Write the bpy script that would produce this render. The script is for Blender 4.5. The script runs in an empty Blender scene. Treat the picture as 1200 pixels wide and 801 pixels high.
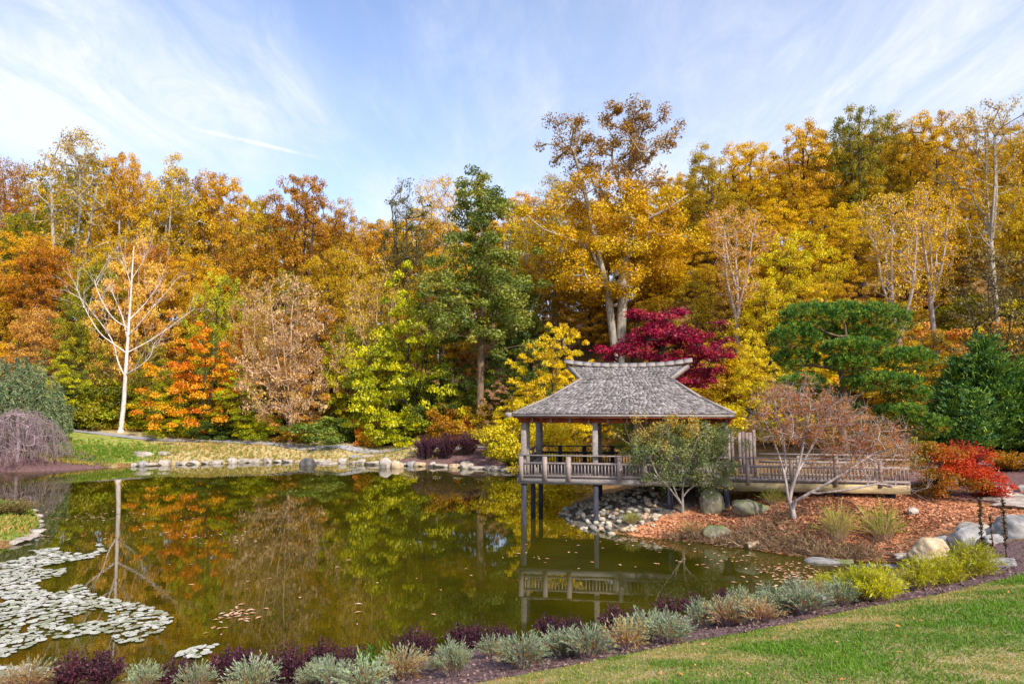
import bpy, bmesh, math, random
import numpy as np
from mathutils import Vector, Matrix

# ------------------------------------------------------------------ camera, sky, sun, exposure
SC = bpy.context.scene
COL = SC.collection
R = math.radians
CAM_H, FPX, PITCH = 4.63, 800.0, R(5.1)
cam_d = bpy.data.cameras.new("camera")
cam = bpy.data.objects.new("camera", cam_d)
COL.objects.link(cam)
cam.location = (0, 0, CAM_H)
cam.rotation_euler = (R(90) + PITCH, 0, 0)
cam_d.sensor_width = 36
cam_d.lens = 24
cam_d.clip_end = 3000
SC.camera = cam

SUN_AZ, SUN_EL = R(146), R(38)          # azimuth clockwise from +Y: the sun stands behind the camera, to the right
world = bpy.data.worlds.new("World")
SC.world = world
world.use_nodes = True


def build_world():
    nt = world.node_tree
    nt.nodes.clear()
    N = nt.nodes.new
    L = nt.links.new
    out = N('ShaderNodeOutputWorld')
    bg = N('ShaderNodeBackground')
    bg.inputs['Strength'].default_value = 0.12
    L(bg.outputs[0], out.inputs[0])
    sky = N('ShaderNodeTexSky')
    sky.sky_type = 'NISHITA'
    sky.sun_disc = False
    sky.sun_elevation = SUN_EL
    sky.sun_rotation = SUN_AZ
    sky.air_density = 1.0
    sky.dust_density = 0.6
    sky.ozone_density = 1.5
    # thin high cloud: noise on the plane of the cloud layer
    geo = N('ShaderNodeTexCoord')
    sep = N('ShaderNodeSeparateXYZ')
    L(geo.outputs['Generated'], sep.inputs[0])
    zc = N('ShaderNodeMath'); zc.operation = 'MAXIMUM'; zc.inputs[1].default_value = 0.03
    L(sep.outputs['Z'], zc.inputs[0])
    za = N('ShaderNodeMath'); za.operation = 'ADD'; za.inputs[1].default_value = 0.12
    L(zc.outputs[0], za.inputs[0])
    dx = N('ShaderNodeMath'); dx.operation = 'DIVIDE'
    dy = N('ShaderNodeMath'); dy.operation = 'DIVIDE'
    L(sep.outputs['X'], dx.inputs[0]); L(za.outputs[0], dx.inputs[1])
    L(sep.outputs['Y'], dy.inputs[0]); L(za.outputs[0], dy.inputs[1])
    cmb = N('ShaderNodeCombineXYZ')
    L(dx.outputs[0], cmb.inputs[0]); L(dy.outputs[0], cmb.inputs[1])

    def layer(scale, rot, sx, sy, loc, detail, rough, dist):
        mp = N('ShaderNodeMapping')
        mp.inputs['Rotation'].default_value = (0, 0, R(rot))
        mp.inputs['Scale'].default_value = (sx, sy, 1)
        mp.inputs['Location'].default_value = loc
        L(cmb.outputs[0], mp.inputs[0])
        n = N('ShaderNodeTexNoise')
        n.inputs['Scale'].default_value = scale
        n.inputs['Detail'].default_value = detail
        n.inputs['Roughness'].default_value = rough
        n.inputs['Distortion'].default_value = dist
        L(mp.outputs[0], n.inputs[0])
        return n.outputs[0]

    def ramp(fac, a, b):
        m = N('ShaderNodeMapRange')
        m.interpolation_type = 'SMOOTHSTEP'
        m.inputs['From Min'].default_value = a
        m.inputs['From Max'].default_value = b
        L(fac, m.inputs['Value'])
        return m.outputs[0]

    def mul(a, b, op='MULTIPLY'):
        m = N('ShaderNodeMath'); m.operation = op
        for k, v in enumerate((a, b)):
            if isinstance(v, (int, float)):
                m.inputs[k].default_value = v
            else:
                L(v, m.inputs[k])
        return m.outputs[0]
    wisps = ramp(layer(1.7, 12, 1.5, 0.6, (3.1, 1.2, 0), 9, 0.6, 0.9), 0.36, 0.78)
    veil = ramp(layer(0.55, -20, 0.8, 1.2, (7.3, 2.6, 0), 5, 0.5, 0.4), 0.34, 0.72)
    fine = ramp(layer(3.6, 8, 1.7, 0.6, (1.1, 4.2, 0), 9, 0.68, 0.8), 0.25, 0.78)
    # a broad bank of cirrus to the left of the view, and a hazy veil low down
    mpb = N('ShaderNodeMapping')
    L(cmb.outputs[0], mpb.inputs[0])
    bank = N('ShaderNodeVectorMath'); bank.operation = 'DISTANCE'
    bank.inputs[1].default_value = (-1.02, 1.62, 0)
    L(mpb.outputs[0], bank.inputs[0])
    bankm = ramp(bank.outputs['Value'], 0.8, 0.08)
    low = ramp(sep.outputs['Z'], 0.60, 0.12)
    mask = mul(mul(wisps, 0.46), mul(veil, 0.46), 'ADD')
    mask = mul(mul(mask, fine), mul(mask, 0.45), 'ADD')
    mask = mul(mask, mul(mul(bankm, mul(mul(fine, 0.75), 0.45, 'ADD')), 1.0), 'ADD')
    mask = mul(mul(mask, 0.8), mul(low, 0.18), 'ADD')
    # the old contrail: a thin straight streak on the cloud plane
    mpc = N('ShaderNodeMapping')
    mpc.vector_type = 'TEXTURE'
    mpc.inputs['Location'].default_value = (-0.727, 1.90, 0)
    mpc.inputs['Rotation'].default_value = (0, 0, R(35))
    L(cmb.outputs[0], mpc.inputs[0])
    s2 = N('ShaderNodeSeparateXYZ')
    L(mpc.outputs[0], s2.inputs[0])
    ay = N('ShaderNodeMath'); ay.operation = 'ABSOLUTE'
    L(s2.outputs['Y'], ay.inputs[0])
    ax = N('ShaderNodeMath'); ax.operation = 'ABSOLUTE'
    L(s2.outputs['X'], ax.inputs[0])
    trail = mul(mul(ramp(ay.outputs[0], 0.017, 0.003), ramp(ax.outputs[0], 0.22, 0.08)), mul(fine, 0.75))
    veil2 = N('ShaderNodeVectorMath'); veil2.operation = 'DISTANCE'
    veil2.inputs[1].default_value = (0.75, 1.5, 0)
    L(cmb.outputs[0], veil2.inputs[0])
    mask = mul(mask, mul(ramp(veil2.outputs['Value'], 1.25, 0.1), mul(mul(fine, 0.16), 0.26, 'ADD')), 'ADD')
    mask = mul(mask, trail, 'ADD')
    mask = mul(mask, 0.94, 'MINIMUM')
    mask = mul(mask, ramp(sep.outputs['Z'], -0.02, 0.05))
    mix = N('ShaderNodeMix'); mix.data_type = 'RGBA'
    L(mask, mix.inputs['Factor'])
    tint = N('ShaderNodeMix'); tint.data_type = 'RGBA'; tint.blend_type = 'MULTIPLY'
    tint.inputs['Factor'].default_value = 1.0
    tint.inputs['B'].default_value = SKY_TINT
    L(sky.outputs[0], tint.inputs['A'])
    L(tint.outputs['Result'], mix.inputs['A'])
    mix.inputs['B'].default_value = CLOUD
    L(mix.outputs['Result'], bg.inputs['Color'])


SKY_TINT = (1.72, 1.66, 1.8, 1)
CLOUD = (6.3, 6.6, 7.2, 1)
build_world()

sun_d = bpy.data.lights.new("sun", 'SUN')
sun_d.energy = 4.8
sun_d.angle = R(2.5)
sun_d.color = (1.0, 0.93, 0.83)
sun = bpy.data.objects.new("sun", sun_d)
COL.objects.link(sun)
sd = Vector((math.sin(SUN_AZ) * math.cos(SUN_EL), math.cos(SUN_AZ) * math.cos(SUN_EL), math.sin(SUN_EL)))
sun.rotation_euler = sd.to_track_quat('Z', 'Y').to_euler()
sun.location = (20, -30, 40)

SC.view_settings.view_transform = 'Standard'
SC.view_settings.look = 'None'
SC.view_settings.exposure = 0.40
SC.view_settings.gamma = 1.0
SC.view_settings.use_curve_mapping = False
SC.render.engine = 'CYCLES'
SC.cycles.max_bounces = 7
SC.cycles.diffuse_bounces = 3
SC.cycles.glossy_bounces = 3
SC.cycles.transmission_bounces = 4
SC.cycles.transparent_max_bounces = 8
SC.cycles.sample_clamp_indirect = 6.0
SC.cycles.use_denoising = True
SC.cycles.denoiser = 'OPENIMAGEDENOISE'
SC.cycles.denoising_input_passes = 'RGB_ALBEDO_NORMAL'


# ------------------------------------------------------------------ pixel <-> world
def P(px, py, Y):
    """the point at depth Y seen at photo pixel (px, py)"""
    u, v = (px - 600) / FPX, (400.5 - py) / FPX
    yy = math.cos(PITCH) - v * math.sin(PITCH)
    zz = math.sin(PITCH) + v * math.cos(PITCH)
    return np.array((u * Y / yy, Y, CAM_H + zz * Y / yy))


def W(px, py, z=0.0):
    u, v = (px - 600) / FPX, (400.5 - py) / FPX
    yy = math.cos(PITCH) - v * math.sin(PITCH)
    zz = math.sin(PITCH) + v * math.cos(PITCH)
    k = (z - CAM_H) / zz
    return np.array((u * k, yy * k, z))


# ------------------------------------------------------------------ mesh helpers
def mesh_np(name, verts, faces, tint=None, smooth=False):
    """verts (N,3); faces: list of (M,k) int arrays; tint: per-vertex float"""
    me = bpy.data.meshes.new(name)
    verts = np.asarray(verts, dtype=np.float32)
    faces = [np.asarray(f, dtype=np.int32) for f in faces if len(f)]
    me.vertices.add(len(verts))
    me.vertices.foreach_set('co', verts.ravel())
    loops = np.concatenate([f.ravel() for f in faces])
    tot = np.concatenate([np.full(len(f), f.shape[1], dtype=np.int32) for f in faces])
    start = np.concatenate(([0], np.cumsum(tot)[:-1])).astype(np.int32)
    me.loops.add(len(loops))
    me.loops.foreach_set('vertex_index', loops)
    me.polygons.add(len(tot))
    me.polygons.foreach_set('loop_start', start)
    me.polygons.foreach_set('loop_total', tot)
    if smooth:
        me.polygons.foreach_set('use_smooth', np.ones(len(tot), dtype=bool))
    if tint is not None:
        items = tint.items() if isinstance(tint, dict) else [('tint', tint)]
        for k, v in items:
            a = me.attributes.new(k, 'FLOAT', 'POINT')
            a.data.foreach_set('value', np.asarray(v, dtype=np.float32))
    me.update()
    me.validate()
    return me


def link(name, me, mat=None, parent=None, **props):
    o = bpy.data.objects.new(name, me)
    COL.objects.link(o)
    if mat is not None:
        if len(me.materials) == 0:
            me.materials.append(None)
        o.material_slots[0].link = 'OBJECT'
        o.material_slots[0].material = mat
    if parent is not None:
        o.parent = parent
    for k, v in props.items():
        o[k] = v
    return o


def empty(name, loc, label, cat, group=None, rz=0.0, scale=None):
    o = bpy.data.objects.new(name, None)
    COL.objects.link(o)
    o.empty_display_size = 0.3
    o.location = loc
    o.rotation_euler = (0, 0, rz)
    if scale is not None:
        o.scale = scale
    tag(o, label, cat, group)
    return o


def tag(o, label, cat, group=None):
    o['label'] = label
    o['category'] = cat
    if group:
        o['group'] = group
    return o


class MB:
    """collects boxes, tubes and faces into one mesh"""
    def __init__(self):
        self.v, self.f4, self.f3, self.t, self.n = [], [], [], [], 0

    def add(self, v, f, tint=0.5):
        v = np.asarray(v, dtype=float)
        f = np.asarray(f, dtype=int)
        (self.f4 if f.shape[1] == 4 else self.f3).append(f + self.n)
        self.v.append(v)
        self.t.append(np.full(len(v), tint))
        self.n += len(v)

    def box(self, a, b, tint=0.5, jit=0.0):
        x0, y0, z0 = a
        x1, y1, z1 = b
        v = np.array([(x0, y0, z0), (x1, y0, z0), (x1, y1, z0), (x0, y1, z0), (x0, y0, z1), (x1, y0, z1), (x1, y1, z1), (x0, y1, z1)], dtype=float)
        if jit:
            v += RNG.uniform(-jit, jit, v.shape)
        self.add(v, BOXF, tint)

    def bar(self, p, q, w, h, tint=0.5, up=(0, 0, 1)):
        p, q = np.asarray(p, float), np.asarray(q, float)
        d = q - p
        d /= np.linalg.norm(d)
        s = np.cross(d, up)
        if np.linalg.norm(s) < 1e-6:
            s = np.array((1.0, 0, 0))
        s /= np.linalg.norm(s)
        t = np.cross(s, d)
        v = [e + s * a * w / 2 + t * b * h / 2 for e in (p, q) for a, b in ((-1, -1), (1, -1), (1, 1), (-1, 1))]
        self.add(v, [(0, 3, 2, 1), (4, 5, 6, 7), (0, 1, 5, 4), (1, 2, 6, 5), (2, 3, 7, 6), (3, 0, 4, 7)], tint)

    def build(self, name, mat, parent=None, bevel=0.0, smooth=False, **props):
        fs = []
        if self.f4:
            fs.append(np.concatenate(self.f4))
        if self.f3:
            fs.append(np.concatenate(self.f3))
        me = mesh_np(name, np.concatenate(self.v), fs, np.concatenate(self.t), smooth)
        o = link(name, me, mat, parent, **props)
        if bevel:
            m = o.modifiers.new('bevel', 'BEVEL')
            m.width = bevel
            m.segments = 1
            m.limit_method = 'ANGLE'
        return o


BOXF = [(0, 3, 2, 1), (4, 5, 6, 7), (0, 1, 5, 4), (1, 2, 6, 5), (2, 3, 7, 6), (3, 0, 4, 7)]
RNG = np.random.default_rng(11)


def srgb(r, g, b):
    def f(c):
        c /= 255.0
        return c / 12.92 if c <= 0.04045 else ((c + 0.055) / 1.055) ** 2.4
    return (f(r), f(g), f(b), 1.0)


# ------------------------------------------------------------------ materials
def new_mat(name):
    m = bpy.data.materials.new(name)
    m.use_nodes = True
    m.node_tree.nodes.clear()
    return m, m.node_tree.nodes.new, m.node_tree.links.new


def fill_ramp(node, cols):
    e = node.color_ramp.elements
    while len(e) > 1:
        e.remove(e[-1])
    for i, c in enumerate(cols):
        if len(c) == 2:
            pos, c = c
        else:
            pos = i / max(1, len(cols) - 1)
        el = e[0] if i == 0 else e.new(pos)
        el.position = pos
        el.color = c if len(c) == 4 else (*c, 1)


def foliage(name, cols, trans=0.33, hue=0.010, val=0.22, rough=0.55, gloss=0.035):
    m, N, L = new_mat(name)
    out = N('ShaderNodeOutputMaterial')
    at = N('ShaderNodeAttribute'); at.attribute_name = 'tint'
    rp = N('ShaderNodeValToRGB')
    fill_ramp(rp, cols)
    L(at.outputs['Fac'], rp.inputs[0])
    oi = N('ShaderNodeObjectInfo')
    hs = N('ShaderNodeHueSaturation')
    mh = N('ShaderNodeMapRange')
    mh.inputs['To Min'].default_value = 0.5 - hue
    mh.inputs['To Max'].default_value = 0.5 + hue
    L(oi.outputs['Random'], mh.inputs['Value'])
    mv = N('ShaderNodeMath'); mv.operation = 'FRACT'
    m7 = N('ShaderNodeMath'); m7.operation = 'MULTIPLY'; m7.inputs[1].default_value = 7.31
    L(oi.outputs['Random'], m7.inputs[0]); L(m7.outputs[0], mv.inputs[0])
    mr = N('ShaderNodeMapRange')
    mr.inputs['To Min'].default_value = 0.92 - val
    mr.inputs['To Max'].default_value = 0.92 + val * 0.6
    L(mv.outputs[0], mr.inputs['Value'])
    L(mh.outputs[0], hs.inputs['Hue'])
    L(mr.outputs[0], hs.inputs['Value'])
    hs.inputs['Saturation'].default_value = 1.10
    L(rp.outputs[0], hs.inputs['Color'])
    d = N('ShaderNodeBsdfDiffuse')
    t = N('ShaderNodeBsdfTranslucent')
    L(hs.outputs[0], d.inputs[0]); L(hs.outputs[0], t.inputs[0])
    mx = N('ShaderNodeMixShader'); mx.inputs[0].default_value = trans
    L(d.outputs[0], mx.inputs[1]); L(t.outputs[0], mx.inputs[2])
    g = N('ShaderNodeBsdfGlossy'); g.inputs['Roughness'].default_value = rough
    m2 = N('ShaderNodeMixShader'); m2.inputs[0].default_value = gloss
    L(mx.outputs[0], m2.inputs[1]); L(g.outputs[0], m2.inputs[2])
    L(m2.outputs[0], out.inputs[0])
    return m


def surface(name, cols, scale=4.0, detail=8, rough=0.85, bump=0.3, bump_scale=None, stretch=(1, 1, 1), tint_mix=0.0, spots=None,
            spot_scale=1.5, spot_range=(0.52, 0.62), spec=0.3, coords='Object', upmix=None):
    """noise-coloured rough surface; spots: a second colour in noise patches; upmix: colour (moss) on faces that look up"""
    m, N, L = new_mat(name)
    out = N('ShaderNodeOutputMaterial')
    b = N('ShaderNodeBsdfPrincipled')
    b.inputs['Roughness'].default_value = rough
    b.inputs['Specular IOR Level'].default_value = spec
    L(b.outputs[0], out.inputs[0])
    tc = N('ShaderNodeTexCoord')
    mp = N('ShaderNodeMapping')
    mp.inputs['Scale'].default_value = stretch
    if coords == 'World':
        ge = N('ShaderNodeNewGeometry')
        L(ge.outputs['Position'], mp.inputs[0])
    else:
        L(tc.outputs[coords], mp.inputs[0])
    oi = N('ShaderNodeObjectInfo')
    av = N('ShaderNodeVectorMath'); av.operation = 'ADD'
    sv = N('ShaderNodeVectorMath'); sv.operation = 'SCALE'
    sv.inputs[0].default_value = (37.0, 17.0, 53.0)
    L(oi.outputs['Random'], sv.inputs['Scale'])
    L(mp.outputs[0], av.inputs[0])
    if coords != 'World':
        L(sv.outputs[0], av.inputs[1])
    n = N('ShaderNodeTexNoise')
    n.inputs['Scale'].default_value = scale
    n.inputs['Detail'].default_value = detail
    n.inputs['Roughness'].default_value = 0.65
    L(av.outputs[0], n.inputs[0])
    rp = N('ShaderNodeValToRGB')
    k = len(cols)
    fill_ramp(rp, [(0.3 + 0.4 * i / max(1, k - 1), c) for i, c in enumerate(cols)])
    fac = n.outputs[0]
    if tint_mix:
        at = N('ShaderNodeAttribute'); at.attribute_name = 'tint'
        mf = N('ShaderNodeMix'); mf.data_type = 'FLOAT'
        mf.inputs['Factor'].default_value = tint_mix
        mr = N('ShaderNodeMapRange'); mr.inputs['To Min'].default_value = 0.3; mr.inputs['To Max'].default_value = 0.7
        L(at.outputs['Fac'], mr.inputs['Value'])
        L(n.outputs[0], mf.inputs['A']); L(mr.outputs[0], mf.inputs['B'])
        fac = mf.outputs['Result']
    L(fac, rp.inputs[0])
    col = rp.outputs[0]
    if spots:
        n2 = N('ShaderNodeTexNoise')
        n2.inputs['Scale'].default_value = spot_scale
        n2.inputs['Detail'].default_value = 7
        n2.inputs['Roughness'].default_value = 0.7
        L(av.outputs[0], n2.inputs[0])
        mr2 = N('ShaderNodeMapRange')
        mr2.inputs['From Min'].default_value, mr2.inputs['From Max'].default_value = spot_range
        L(n2.outputs[0], mr2.inputs['Value'])
        mx = N('ShaderNodeMix'); mx.data_type = 'RGBA'
        L(mr2.outputs[0], mx.inputs['Factor'])
        L(col, mx.inputs['A'])
        mx.inputs['B'].default_value = spots
        col = mx.outputs['Result']
    if upmix:
        ge2 = N('ShaderNodeNewGeometry')
        sp = N('ShaderNodeSeparateXYZ')
        L(ge2.outputs['Normal'], sp.inputs[0])
        n3 = N('ShaderNodeTexNoise'); n3.inputs['Scale'].default_value = 2.2; n3.inputs['Detail'].default_value = 6
        L(av.outputs[0], n3.inputs[0])
        mm = N('ShaderNodeMath'); mm.operation = 'MULTIPLY'
        L(sp.outputs['Z'], mm.inputs[0]); L(n3.outputs[0], mm.inputs[1])
        mr3 = N('ShaderNodeMapRange'); mr3.inputs['From Min'].default_value = 0.3; mr3.inputs['From Max'].default_value = 0.5
        L(mm.outputs[0], mr3.inputs['Value'])
        mx3 = N('ShaderNodeMix'); mx3.data_type = 'RGBA'
        L(mr3.outputs[0], mx3.inputs['Factor'])
        L(col, mx3.inputs['A'])
        mx3.inputs['B'].default_value = upmix
        col = mx3.outputs['Result']
    L(col, b.inputs['Base Color'])
    if bump:
        bp = N('ShaderNodeBump')
        bp.inputs['Strength'].default_value = bump
        bp.inputs['Distance'].default_value = 0.05
        nb = N('ShaderNodeTexNoise')
        nb.inputs['Scale'].default_value = bump_scale or scale * 3
        nb.inputs['Detail'].default_value = 6
        L(av.outputs[0], nb.inputs[0])
        L(nb.outputs[0], bp.inputs['Height'])
        L(bp.outputs[0], b.inputs['Normal'])
    return m


S = srgb
LEAF = {
    'gold': foliage('gold_leaves', [S(176, 130, 40), S(224, 178, 46), S(244, 206, 66), S(212, 188, 60)]),
    'amber': foliage('amber_leaves', [S(152, 112, 44), S(212, 162, 52), S(236, 192, 66), S(186, 156, 58)]),
    'rust': foliage('rust_leaves', [S(124, 84, 42), S(186, 128, 50), S(210, 152, 60), S(130, 110, 54)]),
    'olivegold': foliage('olive_gold_leaves', [S(122, 104, 42), S(188, 152, 48), S(226, 188, 62), S(150, 136, 52)]),
    'brown': foliage('brown_leaves', [S(96, 66, 36), S(148, 104, 46), S(182, 130, 52), S(112, 92, 46)]),
    'darkolive': foliage('dark_olive_leaves', [S(62, 72, 36), S(98, 102, 44), S(132, 122, 50), S(170, 136, 54)]),
    'olive': foliage('olive_leaves', [S(84, 94, 34), S(134, 136, 42), S(174, 164, 48), S(196, 170, 56)]),
    'yellow': foliage('yellow_leaves', [S(200, 166, 26), S(238, 208, 42), S(250, 228, 76), S(200, 194, 48)]),
    'yellowgreen': foliage('yellow_green_leaves', [S(100, 114, 26), S(156, 164, 32), S(204, 202, 44), S(228, 212, 58)]),
    'green': foliage('mid_green_leaves', [S(74, 92, 42), S(112, 130, 58), S(148, 158, 74), S(184, 172, 72)]),
    'deepgreen': foliage('deep_green_leaves', [S(48, 72, 30), S(80, 104, 38), S(118, 132, 44), S(160, 154, 48)]),
    'pinktan': foliage('pink_tan_leaves', [S(172, 138, 100), S(210, 170, 126), S(226, 188, 140), S(216, 180, 90)]),
    'palegold': foliage('pale_gold_leaves', [S(200, 160, 76), S(226, 186, 84), S(236, 206, 96), S(196, 178, 60)]),
    'peach': foliage('peach_leaves', [S(196, 142, 78), S(226, 172, 94), S(236, 190, 108), S(210, 174, 72)]),
    'orange': foliage('orange_leaves', [S(204, 118, 62), S(232, 152, 76), S(240, 180, 76), S(214, 182, 62)]),
    'crimson': foliage('crimson_leaves', [S(84, 22, 44), S(142, 32, 62), S(188, 60, 86), S(212, 116, 100)]),
    'red': foliage('scarlet_leaves', [S(174, 40, 22), S(216, 66, 34), S(232, 98, 46), S(214, 130, 40)]),
    'magenta': foliage('magenta_leaves', [S(150, 20, 60), S(196, 36, 76), S(214, 90, 60), S(190, 160, 50)]),
    'pinkred': foliage('faded_pink_leaves', [S(150, 100, 72), S(196, 124, 84), S(206, 146, 92), S(196, 160, 76)]),
    'greyolive': foliage('grey_olive_leaves', [S(92, 88, 50), S(132, 122, 70), S(162, 146, 84), S(176, 150, 80)]),
    'greygreen': foliage('grey_green_leaves', [S(108, 126, 82), S(148, 164, 104), S(184, 186, 112), S(234, 184, 86)]),
    'weeping': foliage('blue_green_needles', [S(70, 88, 62), S(104, 122, 84), S(136, 150, 104), S(160, 160, 110)]),
    'needle': foliage('pine_needles', [(0.0, S(190, 126, 40)), (0.16, S(168, 146, 54)), (0.3, S(38, 76, 34)), (0.6, S(82, 130, 54)), (1.0, S(170, 184, 76))], trans=0.2, hue=0.01),
    'conifer': foliage('dark_conifer_needles', [S(36, 64, 38), S(58, 94, 48), S(98, 126, 54), S(150, 160, 66)], trans=0.2, hue=0.01),
    'purple': foliage('dark_purple_leaves', [S(44, 24, 36), S(72, 38, 54), S(98, 54, 70), S(128, 66, 64)], trans=0.25, hue=0.012),
    'lavender': foliage('silvery_lavender_leaves', [(0.0, S(176, 112, 50)), (0.22, S(204, 152, 84)), (0.36, S(132, 142, 84)), (0.7, S(138, 158, 122)), (1.0, S(176, 188, 150))], trans=0.25, hue=0.012),
    'straw': foliage('straw_lavender_leaves', [(0.0, S(160, 100, 54)), (0.4, S(196, 150, 94)), (0.62, S(190, 168, 112)), (0.85, S(142, 154, 112)), (1.0, S(158, 168, 130))], trans=0.25, hue=0.012),
    'amsonia': foliage('lime_yellow_leaves', [S(128, 140, 30), S(178, 182, 46), S(208, 206, 72), S(222, 196, 70)], hue=0.012),
    'iris': foliage('strap_green_leaves', [S(50, 100, 36), S(84, 140, 50), S(124, 168, 70), S(196, 180, 90)], hue=0.01),
    'reed': foliage('reedy_leaves', [S(96, 110, 40), S(140, 150, 60), S(186, 176, 90), S(196, 160, 90)], hue=0.01),
    'tanplume': foliage('tan_plumes', [S(176, 146, 86), S(214, 184, 120), S(226, 204, 150), S(150, 140, 70)]),
    'lawn': foliage('lawn_blades', [(0.0, S(196, 160, 104)), (0.24, S(178, 160, 88)), (0.42, S(124, 142, 52)), (0.7, S(84, 126, 36)), (1.0, S(116, 152, 50))], hue=0.0, val=0.0, trans=0.3),
    'deadstalk': foliage('dead_stalks', [S(52, 38, 30), S(86, 66, 48), S(110, 88, 60)], trans=0.0),
}
BARK = {
    'grey': surface('grey_bark', [S(104, 96, 86), S(152, 142, 128), S(186, 176, 162)], 3, stretch=(3, 3, 0.6), bump=0.6),
    'brown': surface('brown_bark', [S(70, 56, 44), S(110, 90, 70), S(140, 118, 94)], 3, stretch=(3, 3, 0.6), bump=0.6),
    'dark': surface('dark_bark', [S(40, 33, 28), S(66, 54, 46), S(92, 78, 66)], 3, stretch=(3, 3, 0.6), bump=0.6),
    'white': surface('white_bark', [S(164, 148, 136), S(200, 186, 176), S(222, 212, 204)], 2, stretch=(2, 2, 1), bump=0.25, spots=S(150, 132, 116), spot_range=(0.6, 0.68)),
    'tan': surface('tan_bark', [S(140, 112, 88), S(184, 152, 124), S(206, 178, 152)], 3, stretch=(3, 3, 0.6), bump=0.5),
    'pale': surface('pale_twig_bark', [S(122, 108, 102), S(160, 144, 136), S(186, 172, 164)], 3, stretch=(3, 3, 0.6), bump=0.4),
    'mauve': surface('mauve_twig_bark', [S(110, 90, 92), S(146, 124, 126), S(172, 152, 150)], 3, stretch=(3, 3, 0.6), bump=0.4),
}

# ------------------------------------------------------------------ the ground, pond and paths
def chaikin(p, n=2, closed=True):
    p = np.asarray(p, float)
    for _ in range(n):
        q = np.roll(p, -1, 0) if closed else p[1:]
        a = p if closed else p[:-1]
        r = np.empty((2 * len(a), p.shape[1]))
        r[0::2] = a * 0.75 + q * 0.25
        r[1::2] = a * 0.25 + q * 0.75
        p = r if closed else np.vstack((p[:1], r, p[-1:]))
    return p


shore_px = [(0, 553), (40, 552), (65, 551.5), (100, 549), (160, 546), (230, 543.5), (320, 541), (400, 542), (450, 545), (500, 546), (560, 549), (605, 553), (660, 556), (720, 558)]
island_px = [(690, 578), (664, 593), (658, 602), (666, 613), (690, 621), (745, 628), (800, 633), (842, 639), (885, 643.5), (940, 652), (985, 657), (1030, 658), (1062, 658)]
near_px = [(1060, 667), (1015, 675), (960, 683), (920, 694), (880, 704), (800, 723), (720, 738), (600, 755), (470, 773), (300, 793), (180, 800), (70, 792), (0, 789)]
pond = [W(*p)[:2] for p in shore_px] + [W(*p)[:2] for p in island_px] + [W(*p)[:2] for p in near_px]
pond += [np.array(p) for p in ((-12.5, 11.2), (-18, 13), (-23, 17))]
pond += [W(*p)[:2] for p in ((-70, 652), (0, 644), (30, 634), (43, 625), (46, 614), (40, 603), (24, 592), (0, 583), (-60, 577))]
pond += [np.array(p) for p in ((-40, 36), (-48, 40), (-50, 46), (-42, 46.5))]
POND = chaikin(pond, 2)


def sdf(poly, pts):
    """signed distance, negative inside"""
    d2 = np.full(len(pts), 1e18)
    inside = np.zeros(len(pts), bool)
    x, y = pts[:, 0], pts[:, 1]
    n = len(poly)
    for i in range(n):
        a, b = poly[i], poly[(i + 1) % n]
        e = b - a
        t = np.clip(((x - a[0]) * e[0] + (y - a[1]) * e[1]) / (e @ e + 1e-12), 0, 1)
        d2 = np.minimum(d2, (x - a[0] - t * e[0]) ** 2 + (y - a[1] - t * e[1]) ** 2)
        c = ((a[1] > y) != (b[1] > y))
        if c.any():
            xi = a[0] + (y - a[1]) / (b[1] - a[1] + 1e-12) * e[0]
            inside ^= c & (x < xi)
    d = np.sqrt(d2)
    return np.where(inside, -d, d)


lawn_edge_px = [(150, 930, 0.75), (350, 850, 0.9), (480, 816, 0.95), (560, 800, 1.0), (640, 785, 1.06), (700, 774, 1.12), (780, 757, 1.2), (880, 740, 1.32), (940, 727, 1.42), (1000, 714, 1.52),
                (1100, 697, 1.68), (1200, 672, 1.86), (1330, 645, 2.1), (1500, 625, 2.3)]
LAWN_EDGE = np.array([W(*p) for p in lawn_edge_px])
ctrl = [P(*p) for p in (
    (143, 506, 60.7), (60, 500, 62), (0, 498, 60), (-150, 498, 58), (30, 530, 50), (-80, 530, 49), (100, 520, 55), (100, 541, 50.8), (230, 517, 58), (320, 520, 57), (400, 522, 56), (480, 524.5, 54), (560, 524, 52.8), (630, 526, 51),
    (230, 531, 54), (400, 533, 52), (530, 533.5, 52), (480, 533, 52.6), (560, 536, 50.5), (610, 542, 47.5), (335, 509, 60), (562, 511, 57), (650, 535, 43), (720, 533, 41), (790, 527, 39),
    (870, 530, 35), (960, 538, 31.5), (1150, 547, 31), (1200, 545, 31), (1300, 545, 31), (1100, 545, 31), (1180, 588, 24.5), (1000, 577, 25.5), (880, 577, 27), (925, 606, 22.8), (1080, 600, 22.5), (1180, 602, 22.3),
    (1000, 627, 21.8), (1100, 617, 20.5), (1190, 624, 18.5), (1125, 646, 17.5), (1090, 656, 17.8), (1110, 672, 14.5), (1020, 690, 14.2), (1190, 655, 14.5), (720, 585, 28), (760, 574, 28.5), (800, 590, 26), (850, 588, 26.3), (850, 615, 24))]
ctrl += [P(*p) + np.array((0, 1.4, 0)) for p in ((230, 515, 58.2), (320, 518.5, 57.2), (400, 521.5, 56), (480, 524, 54.6), (560, 524, 53.2), (165, 511, 58.6))]
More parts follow.
